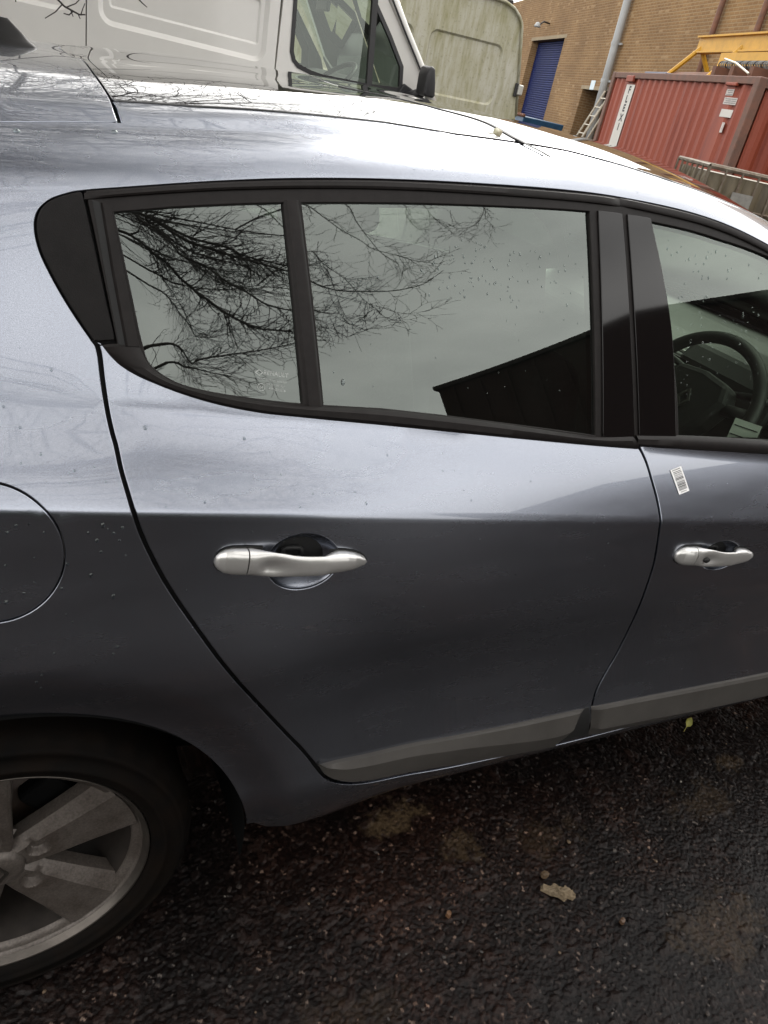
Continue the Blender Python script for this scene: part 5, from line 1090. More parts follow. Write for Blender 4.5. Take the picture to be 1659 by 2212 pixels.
for k in range(7):
    y = -.51 + 1.02*k/6; bm = bmesh.new(); tube(bm, [(-.62, y, IZ), (-.62, y, IZ + 1.0)], .012, 6); mesh_bm('cage_bar', bm, CAGE, ib)
bm = bmesh.new(); box(bm, (-.20, -.545, IZ + .74), (.22, .012, .15)); mesh_bm('label_plate', bm, mat('plate_grey', (.20, .19, .17), rough=.6, var=.2, vscale=20), ib)
for z in (.07, .26):
    bm = bmesh.new(); box(bm, (0, 0, z + .06), (1.2, 1.0, .03)); mesh_bm('pallet_deck', bm, CAGE, ib)
    for x in (-.5, 0, .5):
        bm = bmesh.new(); box(bm, (x, 0, z - .005), (.12, 1.0, .10)); mesh_bm('pallet_bearer', bm, CAGE, ib)
bm = bmesh.new(); box(bm, (0, 0, .39), (1.22, 1.02, .06)); mesh_bm('tank_base', bm, CAGE, ib)

# ------------------------------------------------------------------ what stands behind the photographer: dark shed, bare trees
SHED = mat('dark_brown_cladding', (.016, .0075, .0055), rough=.7, spec=.1, var=.2, vscale=1.2)
shed = empty('dark_brown_shed', (0, 0, 0), 0, 'dark brown clad shed with a shallow gable, mirrored in the car windows', 'shed')
az = R_(60); fd_ = Vector((math.sin(az), -math.cos(az), 0)); sd = Vector((math.cos(az), math.sin(az), 0))    # outwards / to the left as seen... along the gable
c0 = Vector((.8, 0, 0)) + fd_*12.0
def SP(s, d, z): return tuple(c0 + sd*s + fd_*d + Vector((0, 0, z)))
# s runs from +? : corner towards azimuth 37 deg
EH, PK, S0, S1, DEP = 5.40, 5.95, -5.15, 3.9, 18.
sm_ = -1.0
gable = [(S0, 0), (S1, 0), (S1, EH), (sm_, PK), (S0, EH)]
bm = bmesh.new(); prism(bm, gable, 0, DEP, lambda u, v, d: SP(u, d, v)); mesh_bm('walls', bm, SHED, shed)
ROOFM = mat('dark_sheet_roof', (.02, .016, .015), rough=.7, spec=.1)
for (s0, z0, s1, z1) in ((S0 - .07, EH - .02, sm_, PK + .04), (S1 + .07, EH - .02, sm_, PK + .04)):
    bm = bmesh.new(); prism(bm, [(s0, z0), (s1, z1), (s1, z1 + .10), (s0, z0 + .10)], -.08, DEP + .2, lambda u, v, d: SP(u, d, v)); mesh_bm('roof', bm, ROOFM, shed)
for k in range(16):
    bm = bmesh.new(); s = S0 + .3 + k*.56; zt_ = float(np.interp(s, [S0, sm_, S1], [EH, PK, EH])) - .05; box(bm, (0, 0, 0), (.06, .05, zt_)); bmesh.ops.transform(bm, matrix=Matrix(((sd.x, fd_.x, 0, c0.x + sd.x*s - fd_.x*.02), (sd.y, fd_.y, 0, c0.y + sd.y*s - fd_.y*.02), (0, 0, 1, zt_/2), (0, 0, 0, 1))), verts=bm.verts); mesh_bm('cladding_rib', bm, SHED, shed)

BARK = mat('dark_wet_bark', (.045, .037, .030), rough=.75, base2=(.020, .017, .015), vscale=30, bump=.002, bscale=60)
TWIG = mat('dark_twigs', (.028, .022, .019), rough=.7)
def bare_tree(name, base, label, limbs, trunk_h, trunk_r, seed, extra=(), guides=()):
    rnd = random.Random(seed); thick = []; thin = []
    def grow(p, d, L, r, lev):
        n = 7 if lev < 2 else 5; pts = [p.copy()]; rads = [r]; kids = []
        dd = d.copy()
        for i in range(n):
            dd = (dd + Vector((rnd.gauss(0, 1), rnd.gauss(0, 1), rnd.gauss(0, .7)))*(.13 if lev < 2 else .20) + Vector((0, 0, -.03 if lev < 2 else .035))).normalized()
            p = p + dd*(L/n); pts.append(p.copy()); rr = r*(1 - .72*(i+1)/n); rads.append(max(rr, .0013))
            if lev < 4:
                m_ = (2 if lev == 0 else 2 if lev == 1 else 1 if lev == 2 else (1 if rnd.random() < .6 else 0))
                if i == 0 and lev < 3: m_ = 0
                for _ in range(m_):
                    side = dd.cross(Vector((rnd.gauss(0, 1), rnd.gauss(0, 1), rnd.gauss(0, 1)))).normalized(); ang = R_(rnd.uniform(28, 62))
                    kd = (dd*math.cos(ang) + side*math.sin(ang)).normalized(); kd.z *= .8
                    kids.append((p.copy(), kd, L*rnd.uniform(.34, .56)*(1 - .35*i/n), max(rr*.55, .0022), lev+1))
        (thick if r > .014 else thin).append((pts, rads))
        for k in kids: grow(*k)
    B = Vector(base); tip = B + Vector((0, 0, trunk_h)); thick.append(([B + Vector((0, 0, -.05)), B + Vector((.03, .02, trunk_h*.35)), B + Vector((-.05, .03, trunk_h*.7)), tip], [trunk_r*1.25, trunk_r, trunk_r*.85, trunk_r*.6]))
    for (h, dx, dy, dz, L, r) in limbs:
        grow(B + Vector((0, 0, h)), Vector((dx, dy, dz)).normalized(), L, r, 0)
    for r, pts in guides:
        q = [Vector(p) for p in cr_spline(pts, 4)]; n = len(q); rads = [max(r*.80*(1 - .75*i/n), .0018) for i in range(n)]
        (thick if r > .011 else thin).append((q, rads))
        for i in range(1, n):
            for _ in range(3 if q[i].x < 2.2 and q[i].y < 0 else 2 if r > .005 else 1):
                if rnd.random() < (.80 if q[i].x < 2.2 else .55) and (q[i].z > 2.05 or q[i].y < 0):
                    t_ = (q[i] - q[i-1]).normalized(); sd_ = t_.cross(Vector((rnd.gauss(0, 1), rnd.gauss(0, 1), rnd.gauss(0, 1)))).normalized(); a = R_(rnd.uniform(28, 65))
                    grow(q[i], (t_*math.cos(a) + sd_*math.sin(a)).normalized(), rnd.uniform(.14, .42), max(rads[i]*.42, .0020), 3)
    for pts, rads in extra: thin.append(([Vector(q) for q in pts], rads))
    root = empty(name, base, 0, label, 'tree', 'bare winter trees around the yard')
    for nm, lst, ns, mt in (('trunk', thick, 8, BARK), ('crown', thin, 4, TWIG)):
        V = []; F = []
        for pts, rads in lst:
            up = None; s = len(V)
            for i, p in enumerate(pts):
                t_ = (pts[min(i+1, len(pts)-1)] - pts[max(i-1, 0)]).normalized()
                if up is None: up = t_.orthogonal().normalized()
                up = (up - t_*up.dot(t_)); up = up.normalized() if up.length > 1e-5 else t_.orthogonal().normalized(); sd_ = t_.cross(up)
                for k in range(ns): V.append(tuple(p - B + (up*math.cos(6.2832*k/ns) + sd_*math.sin(6.2832*k/ns))*rads[i]))
            for i in range(len(pts)-1):
                for k in range(ns): F.append((s+i*ns+k, s+i*ns+(k+1) % ns, s+(i+1)*ns+(k+1) % ns, s+(i+1)*ns+k))
        me = bpy.data.meshes.new(nm); me.from_pydata(V, [], F); me.update(); me.shade_smooth(); link(nm, me, mt, root)
    return len(thin)
GUIDES = [
    (0.016, [(1.01, -3.5, 4.3), (1.34, -3.45, 4.17), (1.6, -3.4, 4.0), (1.81, -3.35, 3.9), (1.9, -3.3, 3.82), (2.03, -3.25, 3.74), (2.17, -3.2, 3.64)]),
    (0.012, [(0.96, -3.2, 3.64), (1.09, -3.15, 3.52), (1.17, -3.1, 3.46), (1.3, -3.05, 3.29), (1.42, -3.0, 3.18), (1.56, -2.95, 2.97), (1.6, -2.9, 2.89), (1.69, -2.85, 2.79), (1.82, -2.8, 2.76), (1.87, -2.75, 2.73)]),
    (0.008, [(1.15, -3.8, 3.72), (1.33, -3.75, 3.67), (1.68, -3.7, 3.64), (1.9, -3.65, 3.63), (2.14, -3.6, 3.7)]),
    (0.01, [(1.12, -4.0, 4.67), (1.52, -3.95, 4.69), (1.93, -3.9, 4.68), (2.26, -3.85, 4.61), (2.57, -3.8, 4.56)]),
    (0.006, [(1.13, -3.3, 3.63), (1.09, -3.25, 3.4), (1.19, -3.2, 3.21), (1.28, -3.15, 3.02), (1.35, -3.1, 2.84)]),
    (0.007, [(1.0, -3.0, 2.63), (1.1, -2.95, 2.57), (1.2, -2.9, 2.43), (1.31, -2.85, 2.46), (1.44, -2.8, 2.49), (1.6, -2.75, 2.53), (1.83, -2.7, 2.61)]),
    (0.007, [(1.04, -3.1, 2.52), (1.16, -3.05, 2.46), (1.27, -3.0, 2.43), (1.38, -2.95, 2.38), (1.46, -2.9, 2.35)]),
    (0.007, [(1.15, -3.7, 3.48), (1.27, -3.65, 3.37), (1.34, -3.6, 3.24), (1.46, -3.55, 3.11), (1.53, -3.5, 2.97), (1.64, -3.45, 2.96)]),
    (0.01, [(1.2, -4.2, 4.65), (1.49, -4.15, 4.56), (1.81, -4.1, 4.31), (2.03, -4.05, 4.04), (2.17, -4.0, 3.93)]),
    (0.008, [(2.54, -3.9, 5.08), (2.59, -3.85, 4.81), (2.61, -3.8, 4.57)]),
    (0.01, [(2.72, -3.6, 4.9), (2.86, -3.55, 4.7), (2.96, -3.5, 4.5), (3.08, -3.45, 4.34), (3.14, -3.4, 4.2), (3.33, -3.35, 4.11), (3.48, -3.3, 4.02), (3.57, -3.25, 4.03)]),
    (0.007, [(3.39, -3.9, 5.28), (3.4, -3.85, 4.97), (3.43, -3.8, 4.68), (3.47, -3.75, 4.44), (3.57, -3.7, 4.27)]),
    (0.009, [(2.53, -3.4, 4.07), (2.58, -3.35, 3.89), (2.7, -3.3, 3.69), (2.77, -3.25, 3.44), (2.83, -3.2, 3.29)]),
    (0.011, [(2.4, -3.3, 3.61), (2.54, -3.25, 3.51), (2.75, -3.2, 3.49), (2.95, -3.15, 3.49), (3.09, -3.1, 3.51), (3.23, -3.05, 3.56), (3.41, -3.0, 3.71)]),
    (0.006, [(2.62, -3.4, 3.87), (2.61, -3.35, 3.58), (2.59, -3.3, 3.3), (2.61, -3.25, 3.16), (2.85, -3.2, 3.21)]),
    (0.005, [(3.05, -3.5, 3.52), (3.24, -3.45, 3.43), (3.45, -3.4, 3.46)]),
    (0.004, [(2.27, -3.2, 2.95), (2.35, -3.15, 3.02), (2.44, -3.1, 2.91), (2.57, -3.05, 3.0)]),
    (0.006, [(4.25, -4.1, 5.65), (4.18, -4.05, 5.35), (4.23, -4.0, 5.11), (4.34, -3.95, 5.11)]),
    (0.006, [(4.56, -4.2, 5.8), (4.58, -4.15, 5.55), (4.61, -4.1, 5.35), (4.68, -4.05, 5.12)]),
    (0.006, [(5.25, -4.1, 5.85), (5.14, -4.05, 5.58), (4.91, -4.0, 5.31), (4.65, -3.95, 5.17), (4.44, -3.9, 5.22)]),
    (0.005, [(5.14, -4.0, 5.73), (5.06, -3.95, 5.41), (5.06, -3.9, 5.22)])]
# join every traced bough to the trunk or to a neighbouring bough
for k_, dz_, dy_ in ((0, .20, -.3), (0, -.16, .2), (3, -.20, .15), (8, .22, -.2), (8, -.18, .1), (1, .14, .25), (3, .22, -.35), (2, .16, .2)):
    GUIDES.append((GUIDES[k_][0]*.7, [(round(p_[0] + .04*math.sin(3*i_ + k_), 3), p_[1] + dy_, round(p_[2] + dz_*(1 - .5*i_/len(GUIDES[k_][1])) + .03*math.sin(5*i_ + k_ + dz_*9), 3)) for i_, p_ in enumerate(GUIDES[k_][1])]))
TB = Vector((-2.2, -4.3, 0)); full = []
for r, pts in GUIDES:
    p0 = Vector(pts[0])
    if p0.x < 1.6: a = TB + Vector((.05, 0, max(2.2, min(4.8, p0.z - .5)))); m_ = (a + p0)/2 + Vector((0, .1, .22)); full.append((max(r*2.2, .014), [tuple(a), tuple(m_), tuple(p0)] + pts[1:]))
    elif p0.x < 3.2 and p0.z < 5: q0 = min((Vector(p) for rr, L in GUIDES[:10] for p in L), key=lambda v: (v - p0).length + (0 if v.x < p0.x - .2 else 5)); full.append((r, [tuple(q0), tuple((q0+p0)/2 + Vector((0, 0, .05)))] + pts))
    else: q0 = Vector((p0.x - 1.3, p0.y - .1, p0.z + .25)); full.append((r*1.4, [tuple(q0), tuple((q0+p0)/2 + Vector((0, 0, .12)))] + pts))
full.append((.05, [tuple(TB + Vector((0, 0, 4.6))), (-.6, -4.2, 5.5), (1.0, -4.15, 5.95), (2.3, -4.1, 6.15), (3.6, -4.15, 6.2), (4.6, -4.2, 6.1)]))
n1 = bare_tree('bare_tree', tuple(TB), 'bare tree on the shed side of the car, its twigs mirrored in the rear windows',
    [(4.4, -.6, .5, .5, 4.0, .06), (4.6, -.2, -.8, .6, 4.0, .06), (5.4, .35, .1, 1., 4.2, .06), (4.8, .6, .7, .6, 5., .07), (5.2, .4, .9, .8, 4.6, .065), (5.5, .8, .5, .9, 5., .065), (4.6, .35, 1, .45, 4.6, .065), (5.8, .1, .6, 1, 4.6, .06), (5.0, .9, .35, .7, 5., .065)], 6.0, .17, 3, (), full)
hang = [([(-1.2, 2.6, 3.0), (-.3, 2.6, 2.3), (.10, 2.6, 1.86), (.268, 2.6, 1.62), (.305, 2.6, 1.565), (.355, 2.6, 1.528), (.405, 2.6, 1.513), (.425, 2.6, 1.517)], [.012, .009, .007, .0055, .005, .0045, .004, .003]),
        ([(.348, 2.6, 1.533), (.325, 2.6, 1.505), (.290, 2.6, 1.478)], [.003, .0025, .002]), ([(.36, 2.6, 1.526), (.395, 2.62, 1.545), (.41, 2.6, 1.565)], [.0028, .002, .0018]), ([(.41, 2.6, 1.514), (.417, 2.6, 1.535), (.424, 2.6, 1.552)], [.0028, .002, .0018]),
        ([(.385, 2.6, 1.52), (.37, 2.6, 1.505), (.352, 2.6, 1.506)], [.003, .003, .0025]), ([(.375, 2.6, 1.522), (.384, 2.6, 1.502)], [.0028, .002]), ([(.40, 2.6, 1.515), (.408, 2.6, 1.500)], [.0028, .002]),
        ([(.17, 2.6, 1.75), (.19, 2.6, 1.60), (.193, 2.6, 1.54), (.197, 2.6, 1.508)], [.005, .003, .003, .0025]), ([(.193, 2.6, 1.53), (.205, 2.6, 1.52)], [.002, .0015]), ([(.18, 2.6, 1.62), (.24, 2.6, 1.575), (.255, 2.6, 1.572)], [.003, .0025, .002]),
        ([(.30, 2.6, 1.9), (.50, 2.6, 1.70), (.585, 2.6, 1.62), (.622, 2.6, 1.595), (.640, 2.6, 1.585)], [.006, .005, .004, .003, .002])]
GUIDES2 = [
    (0.02, [(0.15, 2.58, 2.07), (0.11, 2.62, 2.28), (0.03, 2.66, 2.56)]),
    (0.008, [(-0.01, 2.9, 2.78), (0.08, 2.94, 2.81), (0.17, 2.98, 2.78), (0.26, 3.02, 2.69), (0.34, 3.06, 2.66), (0.38, 3.1, 2.57)]),
    (0.007, [(0.06, 2.7, 2.37), (0.18, 2.74, 2.29), (0.28, 2.78, 2.23), (0.42, 2.82, 2.08)]),
    (0.006, [(0.14, 3.0, 2.6), (0.29, 3.04, 2.38), (0.42, 3.08, 2.19)]),
    (0.005, [(0.19, 2.6, 2.05), (0.32, 2.64, 1.94), (0.4, 2.68, 1.9)]),
    (0.006, [(0.01, 2.3, 2.47), (0.1, 2.34, 2.49), (0.19, 2.38, 2.52), (0.33, 2.42, 2.56)]),
    (0.006, [(0.02, 2.4, 2.44), (0.09, 2.44, 2.47), (0.19, 2.48, 2.49), (0.26, 2.52, 2.57), (0.37, 2.56, 2.54)]),
    (0.005, [(0.12, 2.8, 1.93), (0.13, 2.84, 2.16), (0.17, 2.88, 2.24), (0.23, 2.92, 2.24)]),
    (0.005, [(0.43, 2.6, 2.09), (0.48, 2.64, 2.2), (0.57, 2.68, 2.03), (0.7, 2.72, 2.12), (0.86, 2.76, 2.19), (1.07, 2.8, 2.29)]),
    (0.006, [(0.39, 2.5, 2.47), (0.51, 2.54, 2.33), (0.61, 2.58, 2.45), (0.67, 2.62, 2.52), (0.83, 2.66, 2.39), (0.95, 2.7, 2.39), (1.17, 2.74, 2.44)])]
TB2 = Vector((-2.7, 2.7, 0)); full2 = []
for r, pts in GUIDES2:
    p0 = Vector(pts[0])
    if p0.x < .39 and r < .019: a = TB2 + Vector((.05, 0, 2.5 + .35*len(full2) % 1.4)); m_ = (a*.45 + p0*.55) + Vector((0, .06, .30)); full2.append((max(r*2., .012), [tuple(a), tuple(m_), tuple(p0 + Vector((-.35, 0, .10)))] + pts))
    elif r > .019: full2.append((.035, [(-1.6, 2.75, 4.2), (-.6, 2.7, 3.4)] + pts[::-1]))
    else: full2.append((r*1.3, [(p0.x - .9, p0.y, p0.z + .5), (p0.x - .4, p0.y, p0.z + .2)] + pts))
n2 = bare_tree('bare_tree', (-2.7, 2.7, 0), 'bare tree between the hatchback and the white van, twigs hanging over the roof',
    [(2.4, 1, -.05, .28, 4.2, .075), (2.7, 1, .15, .20, 3.8, .07), (3.0, .9, -.30, .45, 4.2, .07), (3.4, .8, .2, .6, 4.2, .06), (3.3, .95, .35, .3, 4.0, .06), (3.8, .3, -.5, .9, 4.0, .06), (3.6, -.6, .3, .5, 3.6, .06), (2.2, 1, .05, .10, 3.3, .05), (3.9, .9, -.75, .25, 4.6, .07), (4.1, 1, -.45, .2, 4.8, .07), (4.3, .8, -.95, .3, 4.6, .06), (4.0, 1, -.25, .35, 4.6, .06)], 4.6, .16, 11, hang, full2)
print('twigs', n1, n2)

# ------------------------------------------------------------------ hedge added behind the camera to block low sky and darken the car's lower side
HEDGE = mat('dark_evergreen', (.018, .024, .010), rough=.7, spec=.15, base2=(.035, .042, .018), vscale=3)
hd = empty('sky_blocking_hedge', (-5., -10.5, 0), 0, 'dark hedge added to block the low sky, mirrored low in the rear door window', 'hedge')
rn = np.random.default_rng(17); nx_, nz_ = 90, 16; V = []; F = []
ht = 3.3 + .5*np.sin(np.linspace(0, 14, nx_+1)) + rn.normal(0, .16, nx_+1)
for s_ in (0, 1):
    for i in range(nx_+1):
        for k in range(nz_+1):
            v = k/nz_; V.append((-15 + 25*i/nx_ + rn.normal(0, .06), (.75 if s_ == 0 else -.75)*(1 - .75*v**4) + rn.normal(0, .10), max(-.05, ht[i]*v + (rn.normal(0, .10) if k else -.05))))
a_ = (nx_+1)*(nz_+1)
for s_ in (0, 1):
    for i in range(nx_):
        for k in range(nz_):
            b_ = s_*a_ + i*(nz_+1) + k; f_ = (b_, b_+nz_+1, b_+nz_+2, b_+1); F.append(f_ if s_ else tuple(reversed(f_)))
for i in range(nx_): b_ = i*(nz_+1) + nz_; F.append((b_, b_+nz_+1, a_+b_+nz_+1, a_+b_))
mesh_np('foliage_mass', V, F, HEDGE, hd)
c_ = np.stack([rn.uniform(-15, 10, 14000), np.where(rn.random(14000) < .8, .80, 0.) + rn.normal(0, .16, 14000), rn.uniform(.1, 1.04, 14000)], -1)
c_[:, 2] *= np.interp(c_[:, 0], np.linspace(-15, 10, nx_+1), ht); d_ = rn.normal(0, 1, (14000, 3)); d_ /= np.linalg.norm(d_, axis=1, keepdims=True); e_ = np.cross(d_, rn.normal(0, 1, (14000, 3))); e_ /= np.linalg.norm(e_, axis=1, keepdims=True)
L_ = rn.uniform(.05, .13, (14000, 1)); V = np.concatenate([c_ - d_*L_, c_ + e_*L_*.4, c_ + d_*L_, c_ - e_*L_*.4], 1).reshape(-1, 3)
o = mesh_np('leaves', V, np.arange(56000).reshape(-1, 4), HEDGE, hd); o['kind'] = 'stuff'

# ------------------------------------------------------------------ small things
def on_body(x, w, h=0.):
    return Vector(body(x, w)[0] + body_n(x, w)[0]*h)
# barcode label on the front door
bl = empty('barcode_label', on_body(1.18, 1.052), 0, 'white barcode sticker on the front door above its handle', 'sticker')
A_, B_, C_, D_ = label            # top-left, top-right, bottom-right, bottom-left in x,w
def lp(u, v, h):                  # u across 0..1, v down 0..1
    x = (A_[0]*(1-u) + B_[0]*u)*(1-v) + (D_[0]*(1-u) + C_[0]*u)*v; w = (A_[1]*(1-u) + B_[1]*u)*(1-v) + (D_[1]*(1-u) + C_[1]*u)*v
    return on_body(x, w, h) - bl.location
def lquad(name, u0, u1, v0, v1, h, m, parent, n=6):
    V = []; F = []
    for i in range(n+1):
        for u in (u0, u1): V.append(lp(u, v0 + (v1-v0)*i/n, h))
    for i in range(n): F.append((2*i, 2*i+2, 2*i+3, 2*i+1))
    return mesh_np(name, V, F, m, parent)
PAPER = mat('label_paper', (.78, .77, .76), rough=.5); INK = mat('label_ink', (.03, .03, .035), rough=.5)
lquad('paper', 0, 1, 0, 1, .0012, PAPER, bl)
v = .12; rr = random.Random(5); k = 0
while v < .86:
    d = rr.choice([.012, .018, .026, .034]); lquad('bar', .13, .88, v, min(v + d, .87), .0016, INK, bl, 1); v += d + rr.choice([.014, .02, .03])
for k in range(7): lquad('digit', .12 + .11*k, .19 + .11*k, .035, .075, .0016, INK, bl, 1)
for k in range(5): lquad('digit', .25 + .11*k, .31 + .11*k, .915, .95, .0016, INK, bl, 1)
# maker's etching in the quarter light
def etch(txt, x, w, size):
    P = on_body(x, w, -.0046); n_ = Vector(body_n(x, w)[0]); ux = Vector(body(x + .01, w)[0] - body(x - .01, w)[0]).normalized(); ux = (ux - Vector((0, 0, .085))).normalized(); uz = n_.cross(ux)
    if uz.z < 0: uz = -uz
    m_ = Matrix(((ux.x, uz.x, n_.x, P.x), (ux.y, uz.y, n_.y, P.y), (ux.z, uz.z, n_.z, P.z), (0, 0, 0, 1)))
    return text(txt, size, PRINT, rear_door, Vector((0, 0, 0)), m_, 'glass_etching')
etch('RENAULT', .3800, 1.1595, .0085); etch('SAINT-GOBAIN SEKURIT', .3745, 1.1500, .0040); etch('007 861 043 A01', .3790, 1.1435, .0040); etch('E4', .3585, 1.1395, .0055); etch('43R-000016', .3815, 1.1375, .0052)
bm = bmesh.new(); P = on_body(.3585, 1.1395, -.0045)
tube(bm, [on_body(.3585 + .0052*math.cos(2*math.pi*k/24), 1.1395 + .0052*math.sin(2*math.pi*k/24), -.0045) for k in range(25)], .0004, 4, False); mesh_bm('glass_etching', bm, PRINT, rear_door)
bm = bmesh.new()
for (a, b, c, d) in ((.0, .0040, .0052, .0), (.0052, .0, .0, -.0040), (.0, -.0040, -.0052, .0), (-.0052, .0, .0, .0040)):
    tube(bm, [on_body(.3555 + a, 1.1605 + b, -.0045), on_body(.3555 + c, 1.1605 + d, -.0045)], .0006, 4)
mesh_bm('glass_etching', bm, PRINT, rear_door)
# paper inside the car seen through the driver's window
bm = bmesh.new(); R0 = Vector((-1.557, -1.078, .75)).to_track_quat('Z', 'Y').to_matrix()
box(bm, (0, 0, 0), (.060, .055, .003), R0); pc = tag(mesh_bm('parking_card', bm, mat('pale_card', (.60, .62, .57), rough=.6)), "pale card with two lines behind the driver's window", 'card'); pc.location = (1.575, .205, .988)
for dz in (.012, -.010):
    bm = bmesh.new(); box(bm, R0 @ Vector((0, dz, .003)), (.052, .002, .002), R0); o = mesh_bm('printed_line', bm, INTER, pc)
# leaves
def leaf(name, loc, size, cols, label_, tilt=(.3, .2), rz=0.):
    bm = bmesh.new(); pr = [(0, 0), (.25, .26), (.55, .33), (.85, .18), (1.05, 0), (.85, -.18), (.55, -.33), (.25, -.26)]
    c = bm.verts.new((.5*size, 0, .05*size)); ring = [bm.verts.new((u*size, v*size, (.22*abs(v) + .15*(u-.5)**2)*size)) for u, v in pr]
    for i in range(8): bm.faces.new((c, ring[i], ring[(i+1) % 8]))
    root = tag(mesh_bm(name, bm, cols, None, True), label_, 'leaf'); root.location = loc; root.rotation_euler = (tilt[0], tilt[1], rz)
    s = root.modifiers.new('thick', 'SOLIDIFY'); s.thickness = .0006
    bm = bmesh.new(); tube(bm, [(-.55*size, .05*size, .10*size), (-.25*size, 0, .02*size), (.15*size, 0, .03*size), (.95*size, 0, .05*size)], .0008 if size < .03 else .001, 5); mesh_bm('stalk', bm, cols, root)
    return root
LEAFY = mat('yellow_leaf', (.34, .30, .06), rough=.5, base2=(.16, .17, .04), vscale=60); LEAFP = mat('pale_dry_leaf', (.44, .44, .30), rough=.6, base2=(.20, .15, .08), vscale=70)
lf = on_body(.8059, 1.6573, .003); leaf('roof_leaf', lf, .024, LEAFP, 'curled pale leaf lying on the car roof', (.9, -.2), .35)
leaf('ground_leaf', (1.875, .165, .012), .036, LEAFY, 'yellow leaf on the asphalt under the front door', (.5, -.5), .5)
# loose chippings and crumbs on the asphalt
cr_ = random.Random(4)
PEB = [mat('pebble_%s' % n_, c, rough=.6, var=.2, vscale=90) for n_, c in (('grey', (.035, .031, .028)), ('tan', (.085, .055, .030)), ('pale', (.16, .145, .12)), ('brown', (.018, .011, .0075)))]
def stone_mesh(bm, c, r, sq=.6, rn=cr_):
    res_ = bmesh.ops.create_icosphere(bm, subdivisions=1, radius=1.); a = rn.uniform(0, 6.28)
    sx_, sy_ = rn.uniform(.7, 1.25), rn.uniform(.6, 1.)
    for v_ in res_['verts']:
        q = v_.co*rn.uniform(.78, 1.12); x, y = q.x*sx_*r, q.y*sy_*r; v_.co = Vector((c[0] + x*math.cos(a) - y*math.sin(a), c[1] + x*math.sin(a) + y*math.cos(a), c[2] + q.z*r*sq))
for mi, cnt, rm in ((0, 200, .0034), (1, 40, .0036), (2, 10, .0028), (3, 160, .0046)):
    bm = bmesh.new()
    for _ in range(cnt):
        x = cr_.uniform(-.05, 2.45); y = cr_.uniform(-.72, .40); stone_mesh(bm, (x, y, .0012), rm*cr_.uniform(.45, 1.5))
    tag(mesh_bm('loose_chippings', bm, PEB[mi]), kind='stuff', label='loose chippings scattered over the wet asphalt')
SAND = mat('damp_sand', (.060, .040, .022), rough=.85, var=.25, vscale=80); LIMEST = mat('pale_mortar', (.15, .112, .068), rough=.8, var=.25, vscale=60)
def fragment(name, loc, pts, h, col, label_, cat, rz=0.):
    bm = bmesh.new(); rn = random.Random(len(label_)); n = len(pts)
    bot = [bm.verts.new((u, v_, -.003)) for u, v_ in pts]; top = [bm.verts.new((u*.9, v_*.9, h*rn.uniform(.6, 1.1))) for u, v_ in pts]; c = bm.verts.new((0, 0, h))
    for i in range(n): bm.faces.new((bot[i], bot[(i+1) % n], top[(i+1) % n], top[i])); bm.faces.new((top[i], top[(i+1) % n], c))
    o = tag(mesh_bm(name, bm, col), label_, cat); o.location = loc; o.rotation_euler = (0, 0, rz); return o
MF = fragment('mortar_fragment', (1.135, -.168, .004), [(-.045, .006), (-.040, .018), (-.022, .014), (-.012, .022), (.004, .013), (.020, .016), (.034, .004), (.038, -.008), (.028, -.016), (.016, -.012), (.006, -.020), (-.006, -.010), (-.024, -.006)], .008, LIMEST, 'pale flat mortar fragment lying on the open asphalt', 'stone', -.35)
bmq = bmesh.new(); bmq.from_mesh(MF.data); bmesh.ops.subdivide_edges(bmq, edges=bmq.edges[:], cuts=4, use_grid_fill=True); rq = random.Random(8)
for v_ in bmq.verts:
    if v_.co.z > 0: v_.co += Vector((rq.gauss(0, .0008), rq.gauss(0, .0008), rq.gauss(-.0012, .0016)))
bmq.to_mesh(MF.data); bmq.free()
fragment('tan_pebble', (1.127, -.118, .004), [(-.010, 0), (-.006, .007), (.004, .008), (.011, .003), (.010, -.005), (.001, -.008), (-.007, -.006)], .008, PEB[1], 'tan pebble beside the pale mortar fragment', 'stone')
fragment('orange_pebble', (.855, -.132, .004), [(-.007, -.004), (-.006, .004), (.001, .006), (.007, .004), (.006, -.003), (0, -.006)], .007, mat('orange_stone', (.12, .060, .028), rough=.5), 'small orange pebble on the asphalt behind the mortar fragment', 'stone', .5)
fragment('ochre_pebble', (1.237, -.273, .004), [(-.007, -.004), (-.006, .004), (.001, .007), (.007, .004), (.006, -.003), (0, -.006)], .007, mat('ochre_stone', (.07, .038, .020), rough=.5), 'small ochre pebble on the asphalt beyond the mortar fragment', 'stone', .2)

# ------------------------------------------------------------------ rain drops on paint and glass
DROP = glass('rain_drop', (.80, .82, .84), 1.1)
def drops(lst, name, parent, off=0.):
    bm = bmesh.new()
    for x, w, r, asp in lst:
        P = on_body(x, w, off); n_ = Vector(body_n(x, w)[0]); ux = Vector(body(x + .01, w)[0] - body(x - .01, w)[0]).normalized(); uz = n_.cross(ux); uz = uz if uz.z > 0 else -uz
        rings = []
        for f, h in ((1., 0.), (.85, .30), (.5, .52)):
            rings.append([bm.verts.new(P + ux*r*f*math.cos(.7854*k) + uz*r*asp*f*math.sin(.7854*k)*(1.15 if k > 4 else 1) + n_*r*h) for k in range(8)])
        c = bm.verts.new(P + n_*r*.6)
        for a, b in zip(rings[:-1], rings[1:]):
            for k in range(8): bm.faces.new((a[k], a[(k+1) % 8], b[(k+1) % 8], b[k]))
        for k in range(8): bm.faces.new((rings[-1][k], rings[-1][(k+1) % 8], c))
    return tag(mesh_bm(name, bm, DROP, parent, True), kind='stuff')
rn = random.Random(21)
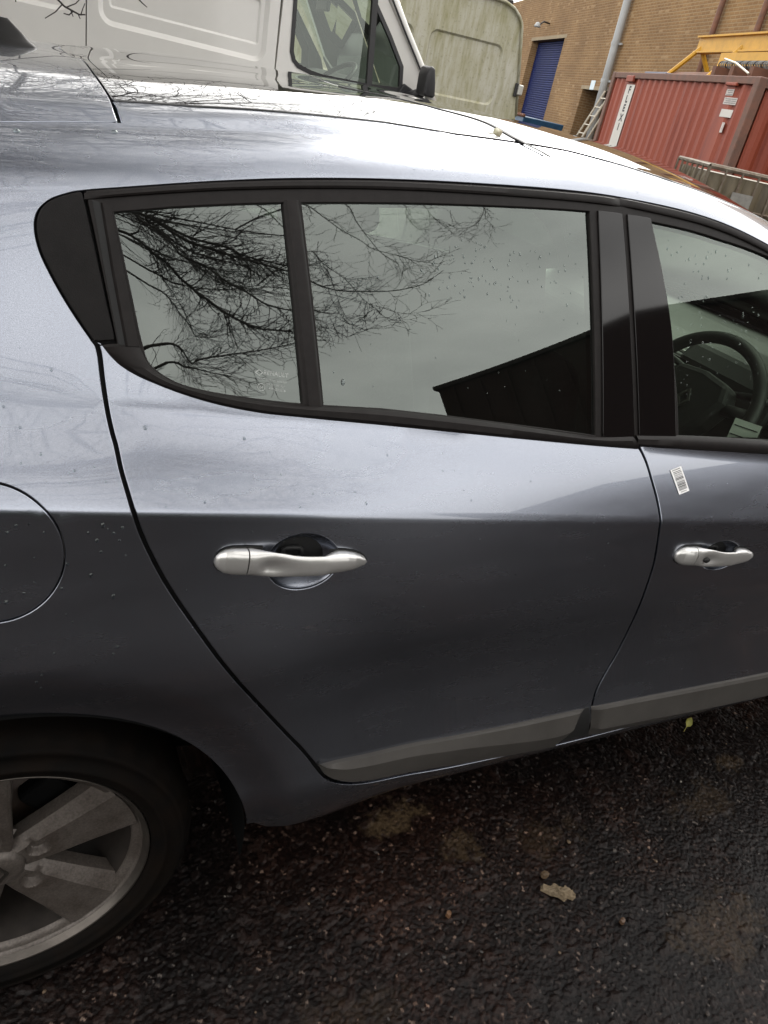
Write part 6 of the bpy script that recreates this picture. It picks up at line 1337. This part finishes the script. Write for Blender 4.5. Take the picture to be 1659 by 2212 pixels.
D1 = [(x, w, rn.uniform(.0012, .0026), rn.uniform(1., 1.6)) for x, w in [(.075, .955), (.100, .915), (.125, .955), (.135, .945), (.140, .93), (.148, .96), (.155, .955), (.165, .962), (.162, .945), (.142, .965), (.128, .90), (.17, .925), (.05, .88), (.03, .87), (.105, .84), (.082, .80), (.155, .79), (.06, .76), (.02, .72), (.16, .80), (.035, .955), (.155, .87)]]
D1 += [(rn.uniform(-.05, .16), rn.uniform(.72, 1.35), rn.uniform(.0008, .0018), rn.uniform(1, 1.5)) for _ in range(60)]
D1 = [d for d in D1 if not (d[1] > 1.15 and d[0] > .07)]
D1 += [(.072, 1.578, .004, 1.), (.185, 1.585, .004, 1.)] + [(rn.uniform(0, 1.2), rn.uniform(1.46, 1.59), rn.uniform(.0007, .0014), 1.) for _ in range(25)]
drops(D1, 'rain_drops', body_side)
D2 = [(rn.uniform(.2, 1.1), rn.uniform(.75, 1.08), rn.uniform(.0007, .0016), rn.uniform(1, 1.5)) for _ in range(55)] + [(.20, 1.075, .0026, 1.2), (.33, 1.07, .0024, 1.), (.51, .998, .002, 1.3), (.27, .995, .002, 1.)]
D2 = [d for d in D2 if d[0] > .16 + max(0, (.98 - d[1]))*.55]
drops(D2, 'rain_drops', rear_door)
D3 = [(rn.gauss(.74, .11), rn.gauss(1.315, .022), rn.uniform(.0007, .0017), rn.uniform(1., 1.8)) for _ in range(110)] + [(rn.uniform(.46, .93), rn.uniform(1.15, 1.38), rn.uniform(.0006, .0012), 1.3) for _ in range(40)] + [(.483, 1.155, .0032, 1.5)]
D3 = [d for d in D3 if .46 < d[0] < .94 and 1.14 < d[1] < 1.395]
drops(D3, 'rain_drops', door_glass, -.0048)
D4 = [(rn.uniform(1.10, 1.42), rn.uniform(1.22, 1.39), rn.uniform(.0009, .0021), rn.uniform(1., 1.8)) for _ in range(95)] + [(rn.uniform(1.18, 1.42), rn.uniform(1.14, 1.24), rn.uniform(.0007, .0015), 1.2) for _ in range(25)]
D4 = [d for d in D4 if d[0] > 1.095 + (1.40 - d[1])*.34 and d[1] < 1.40]
drops(D4, 'rain_drops', front_glass, -.0048)
